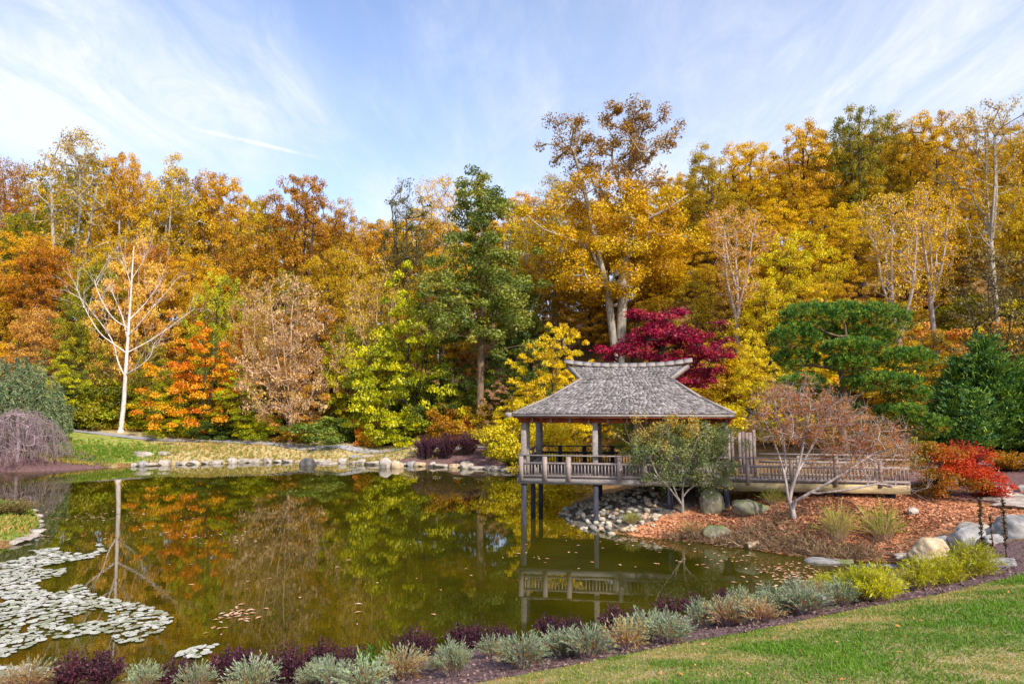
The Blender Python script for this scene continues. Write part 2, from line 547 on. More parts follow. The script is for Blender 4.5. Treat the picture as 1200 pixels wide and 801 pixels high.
ctrl += [np.array(p) for p in ((0, 0, 2.95), (5, -6, 3.3), (-10, -6, 2.4), (12, 2, 3.3), (22, 8, 3.2), (20, 15, 2.1), (25, 22, 2.2), (-8, 6.5, 0.9), (-16, 8, 0.8), (6, 5, 2.35), (1, 5.5, 1.85), (-22, 28, 0.6), (-27, 29, 0.9),
                               (40, 0, 4), (-40, 0, 1.5), (-45, 20, 1.5), (60, 25, 5),
                               (-60, 62, 3), (-32, 66, 2.8), (0, 60, 2.4), (-30, 80, 6.5), (-62, 82, 7), (0, 78, 6.5), (-32, 104, 14), (0, 104, 14.5), (-75, 112, 15), (10, 44, 2.6), (30, 40, 3.2),
                               (14, 54, 6.5), (32, 52, 8.5), (30, 66, 16.5), (10, 68, 12.5), (62, 66, 18), (55, 45, 8), (32, 92, 24), (85, 92, 26), (-110, 70, 6), (-110, 115, 17), (120, 60, 18), (0, 130, 20), (60, 130, 28), (-60, 135, 20))]
CT = np.vstack([np.array(ctrl), LAWN_EDGE, np.column_stack([POND[::3], np.zeros(len(POND[::3]))])])


def _tps(r2):
    return np.where(r2 > 1e-9, 0.5 * r2 * np.log(r2 + 1e-12), 0.0)


def _fit(c):
    n = len(c)
    r2 = ((c[:, None, :2] - c[None, :, :2]) ** 2).sum(-1)
    A = np.zeros((n + 3, n + 3))
    A[:n, :n] = _tps(r2) + np.eye(n) * 0.3
    A[:n, n] = A[n, :n] = 1
    A[:n, n + 1:] = c[:, :2]
    A[n + 1:, :n] = c[:, :2].T
    b = np.zeros(n + 3)
    b[:n] = c[:, 2]
    return np.linalg.solve(A, b)


TPS = _fit(CT)


def heights(pts):
    pts = np.asarray(pts, float)[:, :2]
    out = np.empty(len(pts))
    n = len(CT)
    q = np.column_stack((np.clip(pts[:, 0], -115, 120), np.clip(pts[:, 1], -8, 135)))
    for s in range(0, len(pts), 20000):
        p = q[s:s + 20000]
        r2 = ((p[:, None, :] - CT[None, :, :2]) ** 2).sum(-1)
        out[s:s + 20000] = _tps(r2) @ TPS[:n] + TPS[n] + p @ TPS[n + 1:]
    d = sdf(POND, pts)
    land = np.clip(np.maximum(out, np.minimum(0.22 * np.abs(d), 0.22)), -5, 34)
    return np.where(d < 0, -np.minimum(0.03 + 0.4 * np.abs(d), 1.3), land), d


def gz(x, y):
    return float(heights(np.array([(x, y)]))[0][0])


def axis(*segs):
    a = [np.arange(s, e, st) for s, e, st in segs]
    return np.concatenate(a + [[segs[-1][1]]])


gx = axis((-420, -130, 30), (-130, -40, 2.0), (-40, -22, 0.6), (-22, 22, 0.3), (22, 42, 0.7), (42, 130, 2.0), (130, 420, 30))
gy = axis((-160, -12, 12), (-12, 7, 0.7), (7, 35, 0.3), (35, 66, 0.5), (66, 135, 2.0), (135, 420, 25))
GX, GY = np.meshgrid(gx, gy)
gp = np.column_stack((GX.ravel(), GY.ravel()))
gzv, gd = heights(gp)
gzv = gzv + np.where(gd > 0.4, (np.sin(gp[:, 0] * 1.7 + np.sin(gp[:, 1] * 1.3)) * np.sin(gp[:, 1] * 1.9)) * 0.03, 0)

SHORE_NEAR = chaikin(np.array([W(*p) for p in ([(1085, 664)] + near_px[:10])])[::-1], 2, closed=False)
edge_s = chaikin(LAWN_EDGE, 2, closed=False)


def resample(p, n):
    p = np.asarray(p, float)
    s = np.concatenate(([0], np.cumsum(np.linalg.norm(np.diff(p, axis=0), axis=1))))
    t = np.linspace(0, s[-1], n)
    return np.column_stack([np.interp(t, s, p[:, k]) for k in range(p.shape[1])])


# lawn region: from the lawn edge back past the camera; bed region: from the lawn edge to the near shore
lawn_poly = np.vstack((edge_s[:, :2], [(40, 12), (40, -20), (-30, -20), (-22, 2)]))
bed_poly = np.vstack((edge_s[:, :2], SHORE_NEAR[::-1, :2]))
under = np.minimum(sdf(lawn_poly, gp), sdf(bed_poly, gp))
gzv = gzv - 0.12 * np.clip((-under - 0.05) / 0.4, 0, 1)


def blob(pts, cx, cy, rx, ry):
    d = np.sqrt(((pts[:, 0] - cx) / rx) ** 2 + ((pts[:, 1] - cy) / ry) ** 2)
    return np.clip((1.15 - d) / 0.3, 0, 1)


def blobs(pts, lst):
    m = np.zeros(len(pts))
    for px, py, Y, rx, ry in lst:
        c = P(px, py, Y)
        m = np.maximum(m, blob(pts, c[0], Y, rx, ry))
    return m


m_green = blobs(gp, [(95, 525, 54, 5.0, 4.5), (150, 530, 54, 3.0, 3.2), (60, 512, 57, 3.5, 3.0), (20, 600, 27.5, 5, 5), (-60, 600, 29, 9, 5)])
m_tan = blobs(gp, [(230, 525, 56, 8, 4), (330, 528, 55, 8, 3.6), (420, 530, 53.5, 7, 3.6), (130, 508, 59.5, 6, 1.8), (60, 545, 50.2, 5, 0.7), (45, 605, 26.5, 1.6, 5)])
m_mulch = blobs(gp, [(20, 540, 49, 6.2, 4.2), (-50, 540, 48.5, 7, 4.2), (530, 533, 51.3, 4.4, 1.8), (600, 540, 48, 3.5, 2.0), (1160, 565, 27, 3.4, 3.2), (1230, 560, 27, 5, 4.5)])
m_straw = blobs(gp, [(900, 605, 23.8, 3.5, 2.4), (980, 600, 23.5, 4, 3.0), (1060, 605, 22.8, 3.6, 3.2), (1120, 600, 22.5, 2.2, 3.0), (820, 610, 24.5, 2.4, 1.6)])
m_rub = blobs(gp, [(720, 595, 28.5, 4.2, 3.4), (690, 600, 28, 2.6, 3.0)])


def grid_faces(ny, nx):
    i = np.arange((ny - 1) * (nx - 1))
    r, c = i // (nx - 1), i % (nx - 1)
    a = r * nx + c
    return np.column_stack((a, a + 1, a + nx + 1, a + nx))


def ground_material():
    m, N, L = new_mat('ground_cover')
    out = N('ShaderNodeOutputMaterial')
    b = N('ShaderNodeBsdfPrincipled')
    b.inputs['Roughness'].default_value = 0.95
    b.inputs['Specular IOR Level'].default_value = 0.1
    L(b.outputs[0], out.inputs[0])
    g = N('ShaderNodeNewGeometry')

    def noise(sc, det=8, rough=0.7):
        n = N('ShaderNodeTexNoise')
        n.inputs['Scale'].default_value = sc
        n.inputs['Detail'].default_value = det
        n.inputs['Roughness'].default_value = rough
        L(g.outputs['Position'], n.inputs[0])
        return n.outputs[0]

    def ramp(f, cols):
        r = N('ShaderNodeValToRGB')
        k = len(cols)
        fill_ramp(r, [(0.32 + 0.36 * i / (k - 1), c) for i, c in enumerate(cols)])
        L(f, r.inputs[0])
        return r.outputs[0]
    fine = noise(9.0)
    mid = noise(2.2)
    cur = ramp(fine, [S(62, 46, 34), S(112, 84, 52), S(158, 120, 72), S(128, 104, 60)])
    edge = noise(1.3, 6, 0.75)
    for name, cols, sc in (('tan', [S(122, 110, 70), S(164, 144, 96), S(188, 166, 120), S(126, 128, 72)], mid),
                           ('green', [S(84, 104, 40), S(122, 136, 56), S(160, 158, 78), S(190, 166, 102)], mid),
                           ('mulch', [S(74, 54, 54), S(112, 84, 82), S(140, 108, 100)], fine),
                           ('straw', [S(130, 88, 62), S(186, 122, 84), S(210, 150, 108), S(150, 106, 80)], fine),
                           ('rubble', [S(60, 54, 50), S(104, 96, 86), S(150, 140, 124)], fine)):
        at = N('ShaderNodeAttribute'); at.attribute_name = name
        ad = N('ShaderNodeMath'); ad.operation = 'ADD'
        L(at.outputs['Fac'], ad.inputs[0]); L(edge, ad.inputs[1])
        mr = N('ShaderNodeMapRange')
        mr.inputs['From Min'].default_value = 0.86
        mr.inputs['From Max'].default_value = 1.06
        L(ad.outputs[0], mr.inputs['Value'])
        mx = N('ShaderNodeMix'); mx.data_type = 'RGBA'
        L(mr.outputs[0], mx.inputs['Factor']); L(cur, mx.inputs['A']); L(ramp(sc, cols), mx.inputs['B'])
        cur = mx.outputs['Result']
    L(cur, b.inputs['Base Color'])
    bp = N('ShaderNodeBump'); bp.inputs['Strength'].default_value = 0.7; bp.inputs['Distance'].default_value = 0.06
    L(noise(14, 8), bp.inputs['Height'])
    L(bp.outputs[0], b.inputs['Normal'])
    return m


me = mesh_np('ground', np.column_stack((gp, gzv)), [grid_faces(len(gy), len(gx))], {'green': m_green, 'tan': m_tan, 'mulch': m_mulch, 'straw': m_straw, 'rubble': m_rub}, True)
link('ground', me, ground_material(), kind='structure')


def water_material():
    m, N, L = new_mat('pond_water')
    out = N('ShaderNodeOutputMaterial')
    b = N('ShaderNodeBsdfPrincipled')
    b.inputs['Roughness'].default_value = 0.0
    b.inputs['IOR'].default_value = 1.5
    g = N('ShaderNodeNewGeometry')
    n0 = N('ShaderNodeTexNoise'); n0.inputs['Scale'].default_value = 0.35; n0.inputs['Detail'].default_value = 5
    L(g.outputs['Position'], n0.inputs[0])
    r = N('ShaderNodeValToRGB')
    fill_ramp(r, [(0.35, (0.026, 0.025, 0.0015)), (0.65, (0.052, 0.043, 0.002))])
    L(n0.outputs[0], r.inputs[0]); L(r.outputs[0], b.inputs['Base Color'])
    mp = N('ShaderNodeMapping'); mp.inputs['Scale'].default_value = (0.8, 2.0, 1)
    L(g.outputs['Position'], mp.inputs[0])
    n = N('ShaderNodeTexNoise'); n.inputs['Scale'].default_value = 2.2; n.inputs['Detail'].default_value = 3
    L(mp.outputs[0], n.inputs[0])
    bp = N('ShaderNodeBump'); bp.inputs['Strength'].default_value = 0.005; bp.inputs['Distance'].default_value = 0.1
    L(n.outputs[0], bp.inputs['Height']); L(bp.outputs[0], b.inputs['Normal'])
    L(b.outputs[0], out.inputs[0])
    return m


wx, wy = np.linspace(-56, 22, 40), np.linspace(7, 62, 30)
WX, WY = np.meshgrid(wx, wy)
me = mesh_np('pond_water', np.column_stack((WX.ravel(), WY.ravel(), np.zeros(WX.size))), [grid_faces(30, 40)], None, True)
link('water', me, water_material(), kind='structure')


def strip(name, A, B, n, k, mat, lift, jig=0.0, tint=None, power=1.0):
    a, b = resample(A[:, :2], n), resample(B[:, :2], n)
    t = np.linspace(0, 1, k) ** power
    pts = (a[None] * (1 - t[:, None, None]) + b[None] * t[:, None, None]).reshape(-1, 2)
    z, d = heights(pts)
    z = z + lift + (RNG.random(len(pts)) - 0.5) * jig
    me = mesh_np(name, np.column_stack((pts, z)), [grid_faces(k, n)], tint, True)
    return link(name, me, mat, kind='structure')


M_bedmulch = surface('bed_mulch', [S(62, 44, 44), S(104, 78, 78), S(134, 104, 98), S(90, 66, 62)], 11, bump=1.0, bump_scale=26, coords='World', spots=S(160, 128, 100), spot_scale=14, spot_range=(0.62, 0.7))
M_lawn = surface('lawn_turf', [S(84, 104, 40), S(128, 132, 60), S(176, 154, 104), S(100, 118, 46)], 2.6, bump=0.8, bump_scale=30, coords='World', spots=S(92, 120, 40), spot_scale=1.2, spot_range=(0.48, 0.62))
M_path = surface('path_asphalt', [S(120, 118, 124), S(150, 148, 154), S(168, 164, 166)], 3, bump=0.2, coords='World')
back = np.array([(-26, -14), (-8, -16), (10, -16), (38, -14)], float)
strip('planting_bed', edge_s, SHORE_NEAR, 160, 26, M_bedmulch, 0.004, 0.025)
strip('lawn', edge_s, back, 160, 60, M_lawn, 0.006, 0.0, None, 1.6)
path_pts = chaikin(np.array([P(*p) for p in ((-120, 497, 61), (60, 501.5, 60.5), (110, 505.5, 59.5), (165, 511, 58.6), (230, 515, 58.2), (320, 518.5, 57.2), (400, 521.5, 56), (480, 524, 54.6), (560, 524, 53.2), (625, 525, 51.5))]), 2, False)
pn = np.array((0.0, 0.9))
strip('path', path_pts[:, :2] - pn * 0.5, path_pts[:, :2] + pn * 0.5, 120, 6, M_path, 0.05)
p2 = chaikin(np.array([P(*p) for p in ((1105, 545.5, 31.5), (1150, 546, 31.2), (1200, 546, 31), (1300, 548, 30), (1420, 552, 29))]), 2, False)
strip('path', p2[:, :2], p2[:, :2] + (0.1, 1.3), 40, 4, M_path, 0.05)


# ------------------------------------------------------------------ growing trees
def tubes(segs, sides):
    """segs: (M,8) p0 p1 r0 r1 -> verts, quads"""
    segs = np.asarray(segs, float)
    p, q = segs[:, :3], segs[:, 3:6]
    d = q - p
    d /= np.linalg.norm(d, axis=1)[:, None] + 1e-9
    ref = np.where(np.abs(d[:, 2:3]) > 0.9, np.array((1.0, 0, 0)), np.array((0, 0, 1.0)))
    s = np.cross(d, ref)
    s /= np.linalg.norm(s, axis=1)[:, None] + 1e-9
    t = np.cross(s, d)
    a = np.arange(sides) * 2 * np.pi / sides
    ring = np.cos(a)[None, :, None] * s[:, None] + np.sin(a)[None, :, None] * t[:, None]
    v = np.concatenate((p[:, None] + ring * segs[:, 6, None, None], q[:, None] + ring * segs[:, 7, None, None]), 1)
    m = len(segs)
    base = (np.arange(m) * 2 * sides)[:, None]
    k = np.arange(sides)
    k2 = (k + 1) % sides
    f = np.stack((base + k, base + k2, base + k2 + sides, base + k + sides), -1).reshape(-1, 4)
    return v.reshape(-1, 3), f


def wood_mesh(name, segs, rfat=0.035):
    segs = np.asarray(segs, float)
    V, F, n = [], [], 0
    for sel, sides in ((segs[:, 6] > 0.12, 9), ((segs[:, 6] <= 0.12) & (segs[:, 6] > rfat), 6), (segs[:, 6] <= rfat, 3)):
        if sel.any():
            v, f = tubes(segs[sel], sides)
            V.append(v); F.append(f + n); n += len(v)
    return mesh_np(name, np.concatenate(V), [np.concatenate(F)], None, True)


def skeleton(rng, seeds, targets, trunk_r, tip_r=0.012, seg=0.9, wig=0.1, zmin=0.0, droop=0.0, expo=2.1, rise=0.9):
    """grow branches from the seed polylines to the targets; returns tube segments"""
    pos, par = [], []
    for si, s in enumerate(seeds):
        s = np.asarray(s, float)
        s = resample(s, max(3, int(np.linalg.norm(np.diff(s, axis=0), axis=1).sum() / seg) + 1))
        if si:
            prev = int(np.argmin([((np.array(q) - s[0]) ** 2).sum() for q in pos]))
            s = s[1:]
        else:
            prev = -1
        for q in s:
            pos.append(q); par.append(prev)
            prev = len(pos) - 1
    targets = np.asarray(targets, float)
    arr = np.array(pos)
    d = np.array([((arr - t) ** 2).sum(1).min() for t in targets])
    for c in targets[np.argsort(d)]:
        A = np.array(pos)
        v = c - A
        dist = np.linalg.norm(v, axis=1) + 1e-6
        cost = dist * (1 + rise * np.maximum(0, (A[:, 2] - c[2]) / dist + 0.25))
        cost = np.where(A[:, 2] < zmin, cost + 1e3, cost)
        i = int(np.argmin(cost))
        D = dist[i]
        k = max(1, int(round(D / seg)))
        side = rng.normal(size=3)
        prev = i
        p0 = A[i]
        for j in range(1, k + 1):
            t = j / k
            q = p0 + (c - p0) * t + side * wig * D * math.sin(math.pi * t) + np.array((0, 0, droop * D * math.sin(math.pi * t)))
            pos.append(q); par.append(prev)
            prev = len(pos) - 1
    pos = np.array(pos)
    n = len(pos)
    acc = np.zeros(n)
    kids = np.zeros(n, int)
    for j in range(n - 1, -1, -1):
        if kids[j] == 0:
            acc[j] += 1
        if par[j] >= 0:
            acc[par[j]] += acc[j]
            kids[par[j]] += 1
    r = np.maximum(tip_r, trunk_r * (acc / acc[0]) ** (1 / expo))
    segs = []
    for j in range(n):
        i = par[j]
        if i >= 0:
            segs.append((*pos[i], *pos[j], min(r[i], r[j] * 1.25 + 0.01), r[j]))
    # root flare
    segs[0] = (*(pos[0] - np.array((0, 0, 0.35))), *pos[1], r[0] * 1.45, r[1])
    return np.array(segs), pos


def leaf_cloud(rng, C, n, cr, flat=0.7, L=0.28, wid=0.62, up=0.5, inner=2.2, ctint=0.55, trange=(0, 1), slope=None, shape=None):
    """n leaves in a flattened ball of radius cr round each centre"""
    C = np.asarray(C, float)
    k = len(C)
    N = k * n
    g = rng.normal(size=(N, 3))
    g /= np.linalg.norm(g, axis=1)[:, None]
    rad = rng.random(N) ** (1 / inner)
    crk = np.repeat(cr * rng.uniform(0.65, 1.3, k), n)
    off = g * (rad * crk)[:, None]
    off[:, 2] *= flat
    pos = np.repeat(C, n, 0) + off
    if slope is not None:      # sprays that fall away from the trunk
        h = np.hypot(off[:, 0], off[:, 1])
        pos[:, 2] -= slope * h * h / np.maximum(crk, 0.1)
    nrm = rng.normal(size=(N, 3)) * 0.6 + g * 0.35 + np.array((0, 0, up))
    nrm /= np.linalg.norm(nrm, axis=1)[:, None] + 1e-9
    ax = np.cross(nrm, rng.normal(size=(N, 3)))
    ax /= np.linalg.norm(ax, axis=1)[:, None] + 1e-9
    sd = np.cross(nrm, ax)
    ll = (L * rng.uniform(0.6, 1.3, N))[:, None]
    fold = nrm * ll * 0.12
    v = np.stack((pos - ax * ll * 0.5, pos + sd * ll * wid * 0.5 + fold - ax * ll * 0.06, pos + ax * ll * 0.5, pos - sd * ll * wid * 0.5 + fold - ax * ll * 0.06), 1)
    t = np.clip(np.repeat(rng.random(k), n) * ctint + rng.random(N) * (1 - ctint), 0, 1)
    t = trange[0] + (trange[1] - trange[0]) * t
    return v.reshape(-1, 3), np.arange(4 * N).reshape(-1, 4), np.repeat(t, 4)


def shape_round(t):
    return math.sqrt(max(0.0, 1 - (2 * t - 1) ** 2)) ** 0.8


def shape_oval(t):
    return max(0.0, math.sin(math.pi * (0.1 + 0.9 * t) ** 0.8)) ** 0.6 * (1 - 0.15 * t)


def shape_vase(t):
    return (0.35 + 0.9 * t) * math.sqrt(max(0.0, 1 - max(0, (t - 0.55) / 0.45) ** 2)) * 0.95


def shape_spread(t):
    return (1 - t ** 2.2) ** 0.6 * (0.75 + 0.25 * min(1, t * 3))


def shape_cone(t):
    return (1 - t) ** 0.85 * min(1, 0.6 + t * 3) + 0.03


def shape_low(t):
    return (1 - t ** 1.8) ** 0.55


def envelope(rng, n, H, bole, Rr, shape, lump=0.25, outer=0.55, mind=None, tiers=0):
    out = []
    ph = rng.uniform(0, 6.28, 4)
    mind = mind if mind is not None else (H * (1 - bole) * Rr * Rr * 3 / n) ** (1 / 3) * 0.62
    tries = 0
    while len(out) < n and tries < n * 60:
        tries += 1
        t = rng.random()
        a = rng.uniform(0, 6.283)
        lm = 1 + lump * math.sin(2 * a + ph[0] + 4 * t) + lump * 0.7 * math.sin(3 * a + ph[1] - 6 * t)
        rr = Rr * shape(t) * lm
        if rng.random() > (rr / Rr) ** 1.3 + 0.05:
            continue
        r = rr * rng.random() ** outer
        z = H * (bole + (1 - bole) * t)
        if tiers:
            q = round((t + 0.12 * math.sin(a + ph[2])) * tiers) / tiers
            z = H * (bole + (1 - bole) * min(1, max(0, q))) - 0.10 * r + rng.normal() * 0.28
        c = np.array((r * math.cos(a), r * math.sin(a), z))
        if out and min(((np.array(out) - c) ** 2 * (1, 1, 1.6)).sum(1)) < mind * mind:
            mind *= 0.9985
            continue
        out.append(c)
    return np.array(out)


def trunk_line(rng, H, top=0.85, wig=0.02, lean=(0, 0)):
    z = np.linspace(0, H * top, 7)
    x = np.cumsum(rng.normal(size=7)) * H * wig * 0.5
    y = np.cumsum(rng.normal(size=7)) * H * wig * 0.5
    x[:2] = x[:2] * 0.3
    s = z / (H * top)
    return np.column_stack((x - x[0] + lean[0] * s, y - y[0] + lean[1] * s, z))


def make_tree(seed, H, Rr, bole, shape, nclump, per, cr, L=0.28, flat=0.7, trunk_r=0.3, tiers=0, slope=None, top=0.85, lump=0.25, outer=0.55, up=0.5, forks=0, wig=0.1, lean=(0, 0), extra_twigs=0,
              seeds=None, ctint=0.7, centres=None, offset=(0, 0), tip_r=0.018, wid=0.62):
    rng = np.random.default_rng(seed)
    C = envelope(rng, nclump, H, bole, Rr, shape, lump, outer, tiers=tiers) if centres is None else np.asarray(centres, float)
    if centres is None:
        C[:, 0] += offset[0]
        C[:, 1] += offset[1]
    if seeds is None:
        seeds = [trunk_line(rng, H, top, 0.02, lean)]
        for _ in range(forks):
            a = rng.uniform(0, 6.28)
            z0 = H * rng.uniform(bole * 0.5, bole + 0.1)
            e = np.array((math.cos(a) * Rr * 0.5, math.sin(a) * Rr * 0.5, H * rng.uniform(0.7, 0.9)))
            s0 = np.array([np.interp(z0, seeds[0][:, 2], seeds[0][:, k]) for k in (0, 1)] + [z0])
            mid = s0 * 0.5 + e * 0.5 + np.array((math.cos(a), math.sin(a), 0)) * Rr * 0.1
            seeds.append(np.array((s0, mid, e)))
    segs, pos = skeleton(rng, seeds, C, trunk_r, tip_r=tip_r, seg=max(0.5, H / 22), wig=wig, zmin=H * bole * 0.45)
    if extra_twigs:
        tw = []
        for c in C:
            for _ in range(extra_twigs):
                d = rng.normal(size=3); d[2] += 0.35
                d /= np.linalg.norm(d)
                e = c + d * cr * rng.uniform(0.5, 1.15)
                tw.append((*c, *e, tip_r * 0.8, tip_r * 0.3))
        segs = np.vstack((segs, tw))
    wood = wood_mesh('trunk', segs)
    v, f, t = leaf_cloud(rng, C, per, cr, flat, L, up=up, slope=slope, ctint=ctint, wid=wid)
    return wood, mesh_np('crown', v, [f], t)


def place_tree(name, meshes, x, y, label, mat, bark='grey', group=None, scale=(1, 1, 1), rz=0.0, cat='tree', z=None, parts=('trunk', 'crown')):
    e = empty(name, (x, y, gz(x, y) - 0.05 if z is None else z), label, cat, group, rz, scale)
    link(parts[0], meshes[0], BARK[bark], e)
    link(parts[1], meshes[1], LEAF[mat], e)
    return e


TALL = [make_tree(100 + i, 22, 5.6, 0.30, (shape_oval, shape_vase, shape_oval, shape_vase)[i], 175, 165, 0.84, L=0.212, flat=0.7, trunk_r=0.34, forks=2, extra_twigs=2) for i in range(4)]
AIRY = [make_tree(120 + i, 24, 5.4, 0.34, (shape_vase, shape_oval, shape_vase)[i], 150, 76, 0.85, L=0.212, flat=0.8, trunk_r=0.34, forks=3, extra_twigs=6, lump=0.35) for i in range(3)]
BROAD = [make_tree(140 + i, 11, 4.4, 0.14, (shape_oval, shape_round, shape_oval)[i], 130, 175, 0.68, L=0.175, flat=0.6, trunk_r=0.2, forks=2, extra_twigs=1) for i in range(3)]
LAYER = [make_tree(160 + i, 9.5, 4.6, 0.06, (shape_low, shape_round, shape_low)[i], 135, 155, 0.72, L=0.185, flat=0.38, trunk_r=0.17, tiers=15, slope=0.3, up=0.75, forks=2, extra_twigs=1) for i in range(3)]
WISPY = [make_tree(180 + i, 11, 4.6, 0.12, shape_oval, 150, 44, 0.75, L=0.21, flat=0.6, trunk_r=0.17, forks=3, extra_twigs=9, lump=0.3) for i in range(2)]
BARE = [make_tree(220 + i, 20, 4.2, 0.42, shape_vase, 120, 62, 0.8, L=0.19, flat=0.7, trunk_r=0.30, forks=3, extra_twigs=7, lump=0.35, tip_r=0.02) for i in range(3)]
LOW = [make_tree(200 + i, 3.2, 2.2, 0.05, shape_low, 60, 130, 0.55, L=0.17, flat=0.6, trunk_r=0.06, lump=0.4, forks=3, extra_twigs=2, tip_r=0.008) for i in range(3)]
KIND = {'T': (TALL, 22, 5.6), 'A': (AIRY, 24, 5.4), 'B': (BROAD, 11, 4.4), 'L': (LAYER, 9.5, 4.6), 'W': (WISPY, 11, 4.6), 'S': (LOW, 3.2, 2.2), 'D': (BARE, 20, 4.2)}
TR = random.Random(5)
TALLY = {}


def wood_tree(px, top, Y, hw, kind, mat, label, bark='grey', group=None, name='tree', cat='tree'):
    """a tree whose top shows at photo pixel (px, top), half as wide as hw pixels"""
    p = P(px, top, Y)
    z = gz(p[0], Y)
    H = max(1.0, p[2] - z)
    variants, H0, R0 = KIND[kind]
    k = TALLY.get(kind, 0)
    TALLY[kind] = k + 1
    sr = hw * Y / FPX / R0
    return place_tree(name, variants[k % len(variants)], p[0], Y, label, mat, bark, group, (sr * TR.uniform(0.94, 1.06), sr, H / H0 / 1.0), TR.uniform(0, 6.28), cat, z - 0.05)

